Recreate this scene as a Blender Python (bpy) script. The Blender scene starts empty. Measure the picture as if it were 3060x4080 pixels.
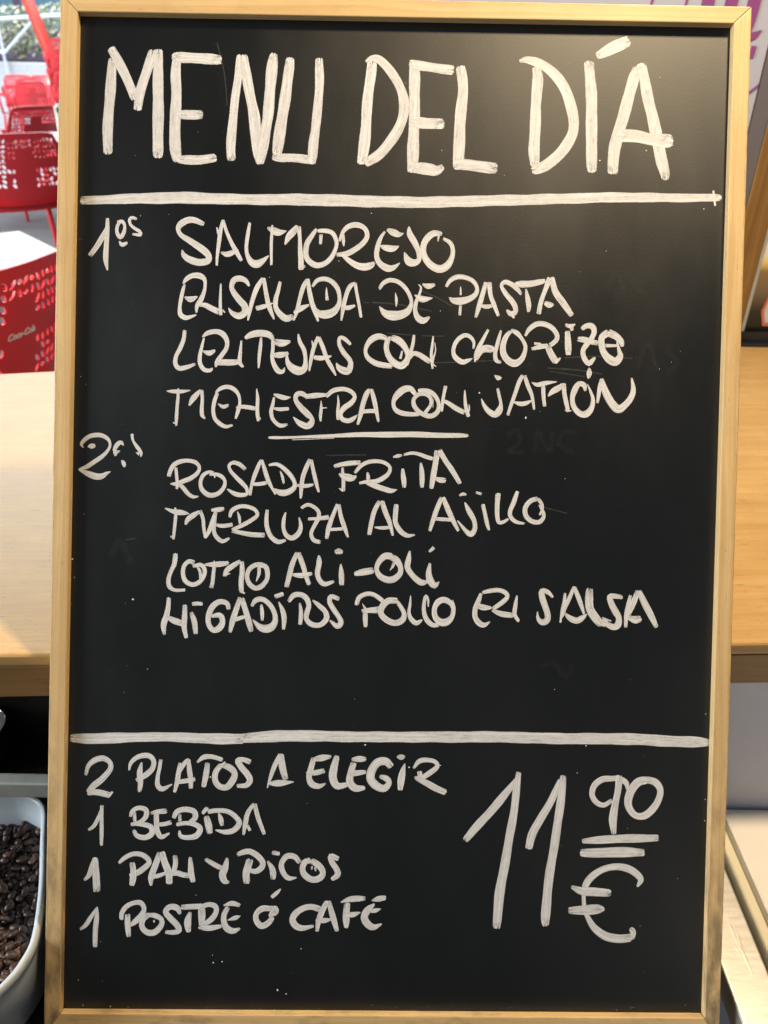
import bpy, bmesh, math, random
from mathutils import Vector, Matrix
random.seed(7)
R_ = math.radians
sc = bpy.context.scene
col = sc.collection

# ---------------------------------------------------------------- camera
cam = bpy.data.cameras.new("camera")
cam.sensor_fit = 'VERTICAL'; cam.sensor_height = 36.0; cam.lens = 36.0*3070/4080
cam.clip_start = 0.02; cam.clip_end = 400
cam_o = bpy.data.objects.new("camera", cam); col.objects.link(cam_o)
RC = ((0.99976320, -0.02001295, -0.00854504), (0.00293293, 0.51302032, -0.85837145), (0.02156232, 0.85814313, 0.51295754))
cam_o.matrix_world = Matrix.Translation((-0.01573985, -0.57531693, 1.55325899)) @ Matrix(RC).to_4x4()
cam.dof.use_dof = True; cam.dof.focus_distance = 0.677; cam.dof.aperture_fstop = 9.0
sc.camera = cam_o

# ---------------------------------------------------------------- world, lamps, exposure
world = bpy.data.worlds.new("World"); sc.world = world
world.use_nodes = True
bg = world.node_tree.nodes['Background']
bg.inputs[0].default_value = (0.93, 0.97, 1.0, 1); bg.inputs[1].default_value = 0.17

def lamp(name, kind, loc, target, energy, color, size):
    l = bpy.data.lights.new(name, kind); l.energy = energy; l.color = color
    if kind == 'AREA': l.shape = 'DISK'; l.size = size
    else: l.shadow_soft_size = size
    o = bpy.data.objects.new(name, l); col.objects.link(o)
    o.location = loc
    o.rotation_euler = (Vector(target)-Vector(loc)).to_track_quat('-Z', 'Y').to_euler()
    return o
lamp("ceiling_lamp", "AREA", (0.50, 0.09, 2.62), (0.25, 0.15, 1.3), 33.0, (1.0, 0.765, 0.47), 0.15)
lamp("terrace_daylight", "AREA", (-4.5, 9.5, 5.5), (-4.2, 9.0, 0.3), 1200.0, (0.86, 0.94, 1.0), 8.0)
lamp("window_daylight", "AREA", (-3.3, -0.55, 2.15), (0, 0, 1.1), 190.0, (0.90, 0.95, 1.0), 1.6)
lamp('chair_back_fill', 'AREA', (-6.5, 2.2, 3.6), (-3.0, 5.5, 0.8), 520.0, (0.90, 0.95, 1.0), 2.4)  # unseen fill, added to brighten the chair backs that face the bar
vs = sc.view_settings
vs.view_transform = 'Standard'; vs.look = 'None'; vs.exposure = 0.0; vs.gamma = 1.0

# ---------------------------------------------------------------- node helpers
class NT:
    def __init__(s, name):
        s.m = bpy.data.materials.new(name); s.m.use_nodes = True
        s.t = s.m.node_tree; s.n = s.t.nodes; s.b = s.n['Principled BSDF']; s.out = s.n['Material Output']
    def link(s, a, b): s.t.links.new(a, b); return s
    def new(s, k, **kw):
        nd = s.n.new(k)
        for a, v in kw.items(): setattr(nd, a, v)
        return nd
    def put(s, sock, v):
        if hasattr(v, 'links') or hasattr(v, 'is_output'): s.t.links.new(v, sock)
        else: sock.default_value = v
    def math(s, op, a, b=0.0, c=None, clamp=False):
        nd = s.new('ShaderNodeMath', operation=op, use_clamp=clamp)
        s.put(nd.inputs[0], a); s.put(nd.inputs[1], b)
        if c is not None: s.put(nd.inputs[2], c)
        return nd.outputs[0]
    def noise(s, vec, scale, detail=3.0, rough=0.55):
        nd = s.new('ShaderNodeTexNoise'); s.put(nd.inputs['Vector'], vec)
        nd.inputs['Scale'].default_value = scale; nd.inputs['Detail'].default_value = detail
        nd.inputs['Roughness'].default_value = rough
        return nd.outputs['Fac']
    def mapping(s, vec, scale, loc=(0, 0, 0), rot=(0, 0, 0)):
        nd = s.new('ShaderNodeMapping'); s.put(nd.inputs[0], vec)
        nd.inputs['Scale'].default_value = scale; nd.inputs['Location'].default_value = loc
        nd.inputs['Rotation'].default_value = rot
        return nd.outputs[0]
    def ramp(s, f, stops, interp='LINEAR'):
        nd = s.new('ShaderNodeValToRGB'); s.put(nd.inputs[0], f); cr = nd.color_ramp; cr.interpolation = interp
        while len(cr.elements) < len(stops): cr.elements.new(0.5)
        for e, (p, c) in zip(cr.elements, stops):
            e.position = p; e.color = (c, c, c, 1) if isinstance(c, (int, float)) else (*c, 1)
        return nd.outputs[0]
    def mix(s, f, a, b, mode='MIX'):
        nd = s.new('ShaderNodeMix', data_type='RGBA', blend_type=mode)
        s.put(nd.inputs[0], f)
        for i, v in ((6, a), (7, b)):
            if isinstance(v, tuple): nd.inputs[i].default_value = (*v[:3], 1)
            else: s.put(nd.inputs[i], v)
        return nd.outputs[2]
    def base(s, c):
        if isinstance(c, tuple): s.b.inputs['Base Color'].default_value = (*c[:3], 1)
        else: s.put(s.b.inputs['Base Color'], c)
        return s
    def set(s, **kw):
        for k, v in kw.items(): s.put(s.b.inputs[k.replace('_', ' ')], v)
        return s
    def bump(s, h, strength=0.2, dist=0.001):
        nd = s.new('ShaderNodeBump'); s.put(nd.inputs['Height'], h)
        nd.inputs['Strength'].default_value = strength; nd.inputs['Distance'].default_value = dist
        s.t.links.new(nd.outputs[0], s.b.inputs['Normal']); return s
    def uv(s, name=None):
        nd = s.new('ShaderNodeUVMap')
        nd.uv_map = name or 'UVMap'
        return nd.outputs[0]
    def obj(s): return s.new('ShaderNodeTexCoord').outputs['Object']

def plain(name, c, rough=0.5, metal=0.0, var=0.12, scale=30, spec=0.5, bump=0.0, **kw):
    t = NT(name); co = t.obj(); n = t.noise(co, scale, 4)
    dark = tuple(x*(1-var) for x in c); light = tuple(min(1, x*(1+var)) for x in c)
    t.base(t.mix(t.ramp(n, [(0.3, 0.0), (0.7, 1.0)]), dark, light))
    t.set(Roughness=t.math('MULTIPLY_ADD', n, 0.15, rough-0.07), Metallic=metal)
    t.b.inputs['Specular IOR Level'].default_value = spec
    for k, v in kw.items(): t.put(t.b.inputs[k.replace('_', ' ')], v)
    if bump: t.bump(t.noise(co, scale*6, 3), bump, 0.001)
    return t.m

def wood(name, light, dark, grain=260.0, pores=0.5, stain=0.0, rough=0.5, specks=0.0, edge_grime=0.0, sheen=0.5, low_dirt=0.0):
    """UVMap: u metres along the grain, v metres across it."""
    t = NT(name); uv = t.uv()
    warp = t.noise(t.mapping(uv, (3, 14, 1)), 1.0, 2)
    w2 = t.new('ShaderNodeVectorMath', operation='ADD'); t.put(w2.inputs[0], uv)
    cmb = t.new('ShaderNodeCombineXYZ'); t.put(cmb.inputs[1], t.math('MULTIPLY', warp, 0.03)); t.put(w2.inputs[1], cmb.outputs[0])
    uvw = w2.outputs[0]
    bands = t.noise(t.mapping(uvw, (1.2, grain, 1)), 1.0, 3, 0.6)
    fine = t.noise(t.mapping(uv, (14, grain*6, 1)), 1.0, 3, 0.6)
    blot = t.noise(t.mapping(uv, (14, 22, 1)), 1.0, 3)
    c = t.mix(t.ramp(bands, [(0.32, 0.0), (0.62, 1.0)]), dark, light)
    c = t.mix(t.ramp(fine, [(0.35, 0.22), (0.6, 0.0)]), c, tuple(x*0.55 for x in dark))
    c = t.mix(t.ramp(blot, [(0.35, 0.28), (0.65, 0.0)]), c, tuple(x*0.75 for x in dark))
    # dark pores / short dashes along the grain
    p = t.noise(t.mapping(uv, (60, 900, 1)), 1.0, 2)
    c = t.mix(t.ramp(p, [(0.66, 0.0), (0.74, pores)]), c, tuple(x*0.3 for x in dark))
    if specks:
        sp = t.noise(t.mapping(uv, (45, 260, 1), (3, 9, 0)), 1.0, 4, 0.7)
        c = t.mix(t.ramp(sp, [(0.62, 0.0), (0.70, specks)]), c, (0.10, 0.11, 0.12))
    if stain:
        g = t.noise(t.mapping(uv, (26, 60, 1), (7, 3, 0)), 1.0, 5, 0.62)
        f = t.ramp(g, [(0.52, 0.0), (0.70, stain)])
        if low_dirt:
            sep = t.new('ShaderNodeSeparateXYZ'); t.put(sep.inputs[0], uv)
            lo = t.math('MULTIPLY', t.math('SUBTRACT', 0.30, sep.outputs[0], clamp=True), 3.3*low_dirt)
            g2 = t.ramp(g, [(0.40, 0.0), (0.60, 1.0)])
            f = t.math('ADD', f, t.math('MULTIPLY', g2, lo), clamp=True)
        c = t.mix(f, c, (0.075, 0.06, 0.045))
    if edge_grime:
        uv2 = t.uv('EdgeMap'); sep = t.new('ShaderNodeSeparateXYZ'); t.put(sep.inputs[0], uv2)
        e = t.math('SUBTRACT', 1.0, t.math('MULTIPLY', sep.outputs[0], 420.0), clamp=True)   # within ~2.4 mm of the outer edge
        g = t.noise(t.mapping(uv, (55, 200, 1), (1, 5, 0)), 1.0, 4, 0.7)
        c = t.mix(t.math('MULTIPLY', e, t.ramp(g, [(0.45, 0.0), (0.62, edge_grime)])), c, (0.05, 0.045, 0.035))
    t.base(c)
    t.set(Roughness=t.math('MULTIPLY_ADD', bands, 0.15, rough-0.07))
    t.b.inputs['Specular IOR Level'].default_value = sheen
    t.bump(t.math('ADD', fine, t.math('MULTIPLY', p, -0.4)), 0.12, 0.0006)
    return t.m

# ---------------------------------------------------------------- object helpers
def link(name, me, mat=None, parent=None, loc=None):
    o = bpy.data.objects.new(name, me); col.objects.link(o)
    if mat and me is not None and not me.materials: me.materials.append(mat)
    if parent: o.parent = parent
    if loc: o.location = loc
    return o
def from_bm(name, bm, mat, parent=None, smooth=False):
    me = bpy.data.meshes.new(name); bmesh.ops.recalc_face_normals(bm, faces=bm.faces); bm.to_mesh(me); bm.free()
    if smooth:
        for p in me.polygons: p.use_smooth = True
    return link(name, me, mat, parent)
def tag(o, label=None, cat=None, group=None, kind=None):
    if label: o['label'] = label
    if cat: o['category'] = cat
    if group: o['group'] = group
    if kind: o['kind'] = kind
    return o
def empty(name, loc=(0, 0, 0), rz=0.0):
    o = bpy.data.objects.new(name, None); col.objects.link(o); o.location = loc; o.rotation_euler = (0, 0, rz)
    o.empty_display_size = 0.05; return o
def prism(pts, z0, z1, bevel=0.0, seg=2, uvaxis=None, edge_line=None):
    """vertical extrusion of a polygon; uvaxis: direction (x,y,z) of the grain."""
    bm = bmesh.new()
    lo = [bm.verts.new((x, y, z0)) for x, y in pts]; hi = [bm.verts.new((x, y, z1)) for x, y in pts]
    n = len(pts)
    bm.faces.new(hi); bm.faces.new(list(reversed(lo)))
    for i in range(n): bm.faces.new((lo[i], lo[(i+1) % n], hi[(i+1) % n], hi[i]))
    bmesh.ops.recalc_face_normals(bm, faces=bm.faces)
    if bevel: bmesh.ops.bevel(bm, geom=list(bm.edges), offset=bevel, segments=seg, profile=0.6, affect='EDGES')
    if uvaxis: put_uv(bm, uvaxis, edge_line)
    return bm
def put_uv(bm, axis, edge_line=None, off=(0, 0)):
    a = Vector(axis).normalized()
    uvl = bm.loops.layers.uv.new('UVMap'); el = bm.loops.layers.uv.new('EdgeMap')
    for f in bm.faces:
        n = f.normal; side = a.cross(n)
        if side.length < 0.2: side = a.orthogonal()
        side.normalize()
        for l in f.loops:
            p = l.vert.co
            l[uvl].uv = (p.dot(a)+off[0], p.dot(side)+off[1])
            if edge_line:
                q, nn = edge_line; l[el].uv = ((Vector(p)-Vector(q)).dot(Vector(nn)), 0)
            else: l[el].uv = (1, 0)
def box(x0, x1, y0, y1, z0, z1, bevel=0.0, uvaxis=None, seg=2):
    return prism([(x0, y0), (x1, y0), (x1, y1), (x0, y1)], z0, z1, bevel, seg, uvaxis)
def tube(bm, pts, r, seg=10, r1=None):
    rings = []; n = len(pts)
    for i, p in enumerate(pts):
        p = Vector(p)
        d = (Vector(pts[min(i+1, n-1)])-Vector(pts[max(i-1, 0)])).normalized()
        u = d.orthogonal().normalized() if abs(d.z) < 0.99 else Vector((1, 0, 0)); 
        u = (u - d*u.dot(d)).normalized(); v = d.cross(u)
        rr = r if r1 is None else r+(r1-r)*i/(n-1)
        rings.append([bm.verts.new(p+(u*math.cos(2*math.pi*k/seg)+v*math.sin(2*math.pi*k/seg))*rr) for k in range(seg)])
    for a, b in zip(rings, rings[1:]):
        for k in range(seg): bm.faces.new((a[k], a[(k+1) % seg], b[(k+1) % seg], b[k]))
    bm.faces.new(list(reversed(rings[0]))); bm.faces.new(rings[-1])
def crom(P, step, closed=False):
    """Catmull-Rom through tuples of any length."""
    n = len(P); out = []
    rng = range(n if closed else n-1)
    for i in rng:
        if closed: p0, p1, p2, p3 = P[(i-1) % n], P[i], P[(i+1) % n], P[(i+2) % n]
        else:
            p1, p2 = P[i], P[i+1]
            p0 = P[i-1] if i else tuple(2*a-b for a, b in zip(p1, p2))
            p3 = P[i+2] if i+2 < n else tuple(2*b-a for a, b in zip(p1, p2))
        L = math.dist(p1[:2], p2[:2]); k = max(1, int(round(L/step)))
        for j in range(k):
            t = j/k
            out.append(tuple(0.5*((2*b)+(-a+c)*t+(2*a-5*b+4*c-d)*t*t+(-a+3*b-3*c+d)*t**3) for a, b, c, d in zip(p0, p1, p2, p3)))
    if not closed: out.append(P[-1])
    return out
# ================================================================ THE MENU BOARD
board = empty('menu_board')
board.location = (0.0, -0.228, 0.805092)       # middle of the bottom edge, leaning back 30 degrees
board.rotation_euler = (R_(60), 0, 0)
board.empty_display_size = 0.1
tag(board, 'black menu chalkboard in a pine frame, hand lettered in white', 'menu board')
YO = 0.456                                      # board coordinates are measured from its centre; the root sits at its foot

pine_h = wood('pine_frame_cross', (0.66, 0.465, 0.225), (0.55, 0.355, 0.15), grain=230, pores=0.35, stain=0.12, rough=0.42, edge_grime=0.4, sheen=0.4, specks=0.22)
pine_low = wood('pine_frame_foot', (0.66, 0.465, 0.225), (0.55, 0.355, 0.15), grain=230, pores=0.35, stain=0.45, rough=0.42, edge_grime=0.5, sheen=0.4, specks=0.22)
pine = wood('pine_frame', (0.67, 0.48, 0.24), (0.56, 0.365, 0.155), grain=230, pores=0.35, stain=0.10, rough=0.42, edge_grime=0.6, sheen=0.4, specks=0.35, low_dirt=0.75)
TLo, TRo, BRo, BLo = (-.2987, .4514), (.3015, .4546), (.2973, -.4563), (-.3008, -.4600)
TLi, TRi, BRi, BLi = (-.2836, .4357), (.2863, .4400), (.2836, -.4356), (-.2865, -.4399)
def rail(a, b, c, d, axis, mat=None):
    """a,b outer corners, c,d inner corners"""
    g = 0.00012
    pts = [(x, y+YO) for x, y in (a, b, c, d)]
    cx = sum(p[0] for p in pts)/4; cy = sum(p[1] for p in pts)/4
    bm = prism(pts, -0.022, 0.0, 0.0009, 2)
    A, B = Vector((*pts[0], 0)), Vector((*pts[1], 0)); e = (B-A).normalized(); nn = Vector((-e.y, e.x, 0))
    if nn.dot(Vector((cx, cy, 0))-A) < 0: nn = -nn
    put_uv(bm, axis, (A, nn), (0, 0.7*axis[0]))
    # mitre faces pull back a hair so that the joint shows as a fine dark line
    for v in bm.verts:
        p = v.co
        s = (p-Vector((cx, cy, p.z))).dot(e)
        v.co -= e*math.copysign(g, s)
    return from_bm('frame_rail', bm, mat or pine, board)
rail(TLo, TRo, TRi, TLi, (1, 0, 0), pine_h); rail(BRo, BLo, BLi, BRi, (1, 0, 0), pine_low)
rail(BLo, TLo, TLi, BLi, (0, 1, 0)); rail(TRo, BRo, BRi, TRi, (0, 1, 0))

# black panel, recessed 6 mm
t = NT('chalkboard_black'); co = t.obj()
wipe = t.noise(t.mapping(co, (5, 2.2, 1), (0, 0, 0), (0, 0, 0.25)), 1.6, 4, 0.6)
streak = t.noise(t.mapping(co, (46, 2.5, 1)), 1.0, 3, 0.6)
fine = t.noise(co, 420, 3, 0.6)
dust = t.ramp(wipe, [(0.42, 0.0), (0.78, 1.0)])
dd = t.math('MULTIPLY', t.math('MULTIPLY', dust, t.ramp(streak, [(0.3, 0.4), (0.7, 1.0)])), 0.30)
c = t.mix(dd, (0.0042, 0.0052, 0.0056), (0.019, 0.019, 0.019))
pt = t.noise(co, 700, 1)
c = t.mix(t.ramp(pt, [(0.79, 0.0), (0.82, 0.5)]), c, (0.25, 0.25, 0.24))
# satin lacquer: matt black below a Beckmann lobe
bmp = t.new('ShaderNodeBump'); t.put(bmp.inputs['Height'], fine); bmp.inputs['Strength'].default_value = 0.12; bmp.inputs['Distance'].default_value = 0.0003
df = t.new('ShaderNodeBsdfDiffuse'); t.put(df.inputs['Color'], c)
gs = t.new('ShaderNodeBsdfAnisotropic'); gs.distribution = 'BECKMANN'; gs.inputs['Color'].default_value = (1, 1, 1, 1)
t.put(gs.inputs['Roughness'], t.math('MULTIPLY_ADD', wipe, 0.12, 0.425))
t.link(bmp.outputs[0], gs.inputs['Normal']); t.link(bmp.outputs[0], df.inputs['Normal'])
fre = t.new('ShaderNodeFresnel'); fre.inputs[0].default_value = 1.55
mx = t.new('ShaderNodeMixShader'); t.put(mx.inputs[0], t.math('MULTIPLY', fre.outputs[0], t.math('MULTIPLY_ADD', wipe, 0.35, 0.90)))
t.link(df.outputs[0], mx.inputs[1]); t.link(gs.outputs[0], mx.inputs[2]); t.link(mx.outputs[0], t.out.inputs['Surface'])
PANEL_Z = -0.007
pp = [(-.2858, .4378), (.2885, .4421), (.2858, -.4378), (-.2887, -.4421)]
bm = prism([(x, y+YO) for x, y in reversed(pp)], PANEL_Z-0.0035, PANEL_Z)
from_bm('panel', bm, t.m, board)

# white marker paint
def paint(name, colr, ghost=None):
    t = NT(name)
    u1 = t.new('ShaderNodeSeparateXYZ'); t.put(u1.inputs[0], t.uv('UVMap'))     # u: mm along, v: -1..1 across
    u2 = t.new('ShaderNodeSeparateXYZ'); t.put(u2.inputs[0], t.uv('EndMap'))    # x: distance to the nearer end in half widths, y: stroke number
    u, v, d, s = u1.outputs[0], u1.outputs[1], u2.outputs[0], u2.outputs[1]
    def vec(a, b, k):
        cb = t.new('ShaderNodeCombineXYZ'); t.put(cb.inputs[0], a); t.put(cb.inputs[1], b); t.put(cb.inputs[2], k); return cb.outputs[0]
    streak = t.noise(vec(t.math('MULTIPLY', u, 0.07), t.math('MULTIPLY', v, 3.6), s), 1.0, 3, 0.7)
    brist = t.noise(vec(t.math('MULTIPLY', u, 0.5), t.math('MULTIPLY', v, 6.0), s), 1.0, 3, 0.7)
    cloud = t.noise(vec(t.math('MULTIPLY', u, 0.16), t.math('MULTIPLY', v, 0.9), s), 1.0, 2)
    e = t.math('SUBTRACT', 1.0, t.math('MULTIPLY', d, 1.6), clamp=True)
    av = t.math('ABSOLUTE', v)
    v4 = t.math('POWER', av, 3.4)
    e2 = t.math('MULTIPLY', e, e)
    core = t.math('SUBTRACT', 1.0, t.math('ADD', e2, v4))
    rag = t.math('MULTIPLY', t.math('SUBTRACT', t.math('MULTIPLY_ADD', brist, 0.5, t.math('MULTIPLY', t.noise(vec(t.math('MULTIPLY', u, 0.10), t.math('MULTIPLY', v, 3.4), s), 1.0, 2, 0.7), 0.5)), 0.5), t.math('MULTIPLY_ADD', e, 4.2, 0.45))
    cov = t.math('ADD', core, rag)
    a = t.ramp(cov, [(0.0, 0.0), (0.34, 0.92)])
    thin = t.ramp(streak, [(0.26, 0.55), (0.44, 1.0)])
    coarse = t.noise(vec(t.math('MULTIPLY', u, 0.16), t.math('MULTIPLY', v, 2.6), s), 1.0, 3, 0.75)
    near = t.math('SUBTRACT', 1.0, t.math('MULTIPLY', d, 0.45), clamp=True)
    drag = t.math('MULTIPLY', near, t.ramp(coarse, [(0.40, 0.85), (0.54, 0.0)]))
    a = t.math('MULTIPLY', a, t.math('MULTIPLY', thin, t.math('SUBTRACT', 1.0, drag, clamp=True)), clamp=True)
    c = t.mix(t.ramp(cloud, [(0.3, 0.0), (0.7, 1.0)]), tuple(x*0.86 for x in colr), colr)
    c = t.mix(t.ramp(streak, [(0.35, 0.20), (0.65, 0.0)]), c, tuple(x*0.74 for x in colr))
    lines = t.noise(vec(t.math('MULTIPLY', u, 0.012), t.math('MULTIPLY', v, 2.2), t.math('ADD', s, 40.0)), 1.0, 2, 0.5)
    c = t.mix(t.ramp(lines, [(0.52, 0.0), (0.60, 0.45)]), c, (0.86, 0.85, 0.83))
    c = t.mix(t.math('MULTIPLY', near, t.ramp(brist, [(0.44, 0.0), (0.58, 0.85)])), c, (0.93, 0.92, 0.90))
    t.base(c); t.set(Roughness=t.math('MULTIPLY_ADD', near, -0.22, 0.64))
    t.b.inputs['Specular IOR Level'].default_value = 0.3
    h = t.math('ADD', t.math('MULTIPLY', brist, 0.8), t.math('MULTIPLY', t.math('MULTIPLY', near, brist), 1.4))
    t.bump(h, 0.40, 0.0006)
    if ghost is not None:
        a = t.math('MULTIPLY', t.math('MULTIPLY', a, ghost), cloud)
    t.put(t.b.inputs['Alpha'], a)
    return t.m
white = paint('white_marker_paint', (0.68, 0.672, 0.665))
faint = paint('wiped_marker_ghost', (0.5, 0.5, 0.5), 0.016)
specm = plain('dried_paint_fleck', (0.66, 0.64, 0.60), 0.6)

# photograph plane -> board plane: pin-hole with the camera above, then intersection with the board's own plane
CL = Vector((-0.01573985, 0.01827279, 0.67486857))
RB = Matrix(((0.99976320, -0.02001295, -0.00854504), (0.02013998, 0.99968391, 0.01504853), (0.00824117, -0.01521706, 0.99985025)))
def on_board(px, py, z):
    d = RB @ Vector(((px-1530)/3070, -(py-2040)/3070, -1))
    k = (z-CL.z)/d.z
    return Vector((CL.x+d.x*k, CL.y+d.y*k+YO, z))
MM = 0.000219                                   # metres per measured unit on the panel
stroke_no = 0
def ribbon(bm, P, z, scale_mm, place, step=7.0):
    """P: list of (x, y, width)"""
    global stroke_no
    stroke_no += 1
    uv1 = bm.loops.layers.uv.get('UVMap') or bm.loops.layers.uv.new('UVMap')
    uv2 = bm.loops.layers.uv.get('EndMap') or bm.loops.layers.uv.new('EndMap')
    # start and finish a little past the measured ends
    Q = crom(P, step)
    n = len(Q); L = [0.0]
    for a, b in zip(Q, Q[1:]): L.append(L[-1]+math.dist(a[:2], b[:2]))
    rows = []
    for i, q in enumerate(Q):
        a = Q[max(0, i-1)]; b = Q[min(n-1, i+1)]
        tx, ty = b[0]-a[0], b[1]-a[1]; l = math.hypot(tx, ty) or 1.0
        nx, ny = -ty/l, tx/l
        hw = max(1.0, q[2]/2)*1.13*(1+0.035*math.sin(L[i]*0.045+stroke_no*2.1)+random.uniform(-0.012, 0.012))
        jx = 0.6*math.sin(L[i]*0.03+stroke_no)
        zz = z+0.000010*i/n
        dend = min(L[i], L[-1]-L[i])/hw
        row = []
        for v in (-1.0, -0.4, 0.4, 1.0):
            row.append((bm.verts.new(place(q[0]+nx*(hw*v+jx), q[1]+ny*(hw*v+jx), zz)), v))
        rows.append((row, L[i]*scale_mm, dend))
    for (r0, u0, d0), (r1, u1, d1) in zip(rows, rows[1:]):
        for k in range(3):
            try: f = bm.faces.new((r0[k][0], r0[k+1][0], r1[k+1][0], r1[k][0]))
            except ValueError: continue
            for l, (u, v, d) in zip(f.loops, ((u0, r0[k][1], d0), (u0, r0[k+1][1], d0), (u1, r1[k+1][1], d1), (u1, r1[k][1], d1))):
                l[uv1].uv = (u, v); l[uv2].uv = (d, stroke_no*1.7)
def finish(name, bm, mat, parent, label=None):
    for f in bm.faces: f.normal_update()
    me = bpy.data.meshes.new(name)
    bm.to_mesh(me); bm.free()
    o = link(name, me, mat, parent)
    if label: o['label'] = label
    return o

def words(text, mat):
    X = Y = 0.0; S = 1.0; bm = None; label = None; k = 0
    def flush():
        if bm is not None and len(bm.faces):
            nm = 'painted_rule' if 'rule' in label else 'painted_word'
            if 'figure' in label or 'numeral' in label or 'cents' in label: nm = 'painted_number'
            if 'euro' in label: nm = 'euro_sign'
            if 'bars' in label: nm = 'painted_rule'
            finish(nm, bm, mat, board, label)
    for ln in text.strip().splitlines():
        if ln[0] == '@':
            X, Y, w = (float(a) for a in ln[1:].split(',')); S = w/1659.0
        elif ln[0] == '#':
            flush(); bm = bmesh.new(); label = ln[1:]; k = 0
        else:
            P = []
            for tok in ln.split():
                a = [float(q) for q in tok.split(',')]
                P.append((X+a[0]*S, Y+a[1]*S, a[2]*S))
            # round taps at the very ends: extend by a quarter of the width
            for e0, e1 in ((0, 1), (-1, -2)):
                p, q = P[e0], P[e1]; l = math.dist(p[:2], q[:2]) or 1
                ext = 0.10*p[2]
                P[e0] = (p[0]+(p[0]-q[0])/l*ext, p[1]+(p[1]-q[1])/l*ext, p[2])
            ribbon(bm, P, PANEL_Z+0.00008+0.000012*k, 1000*MM, on_board)
            k += 1
    flush()
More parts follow.
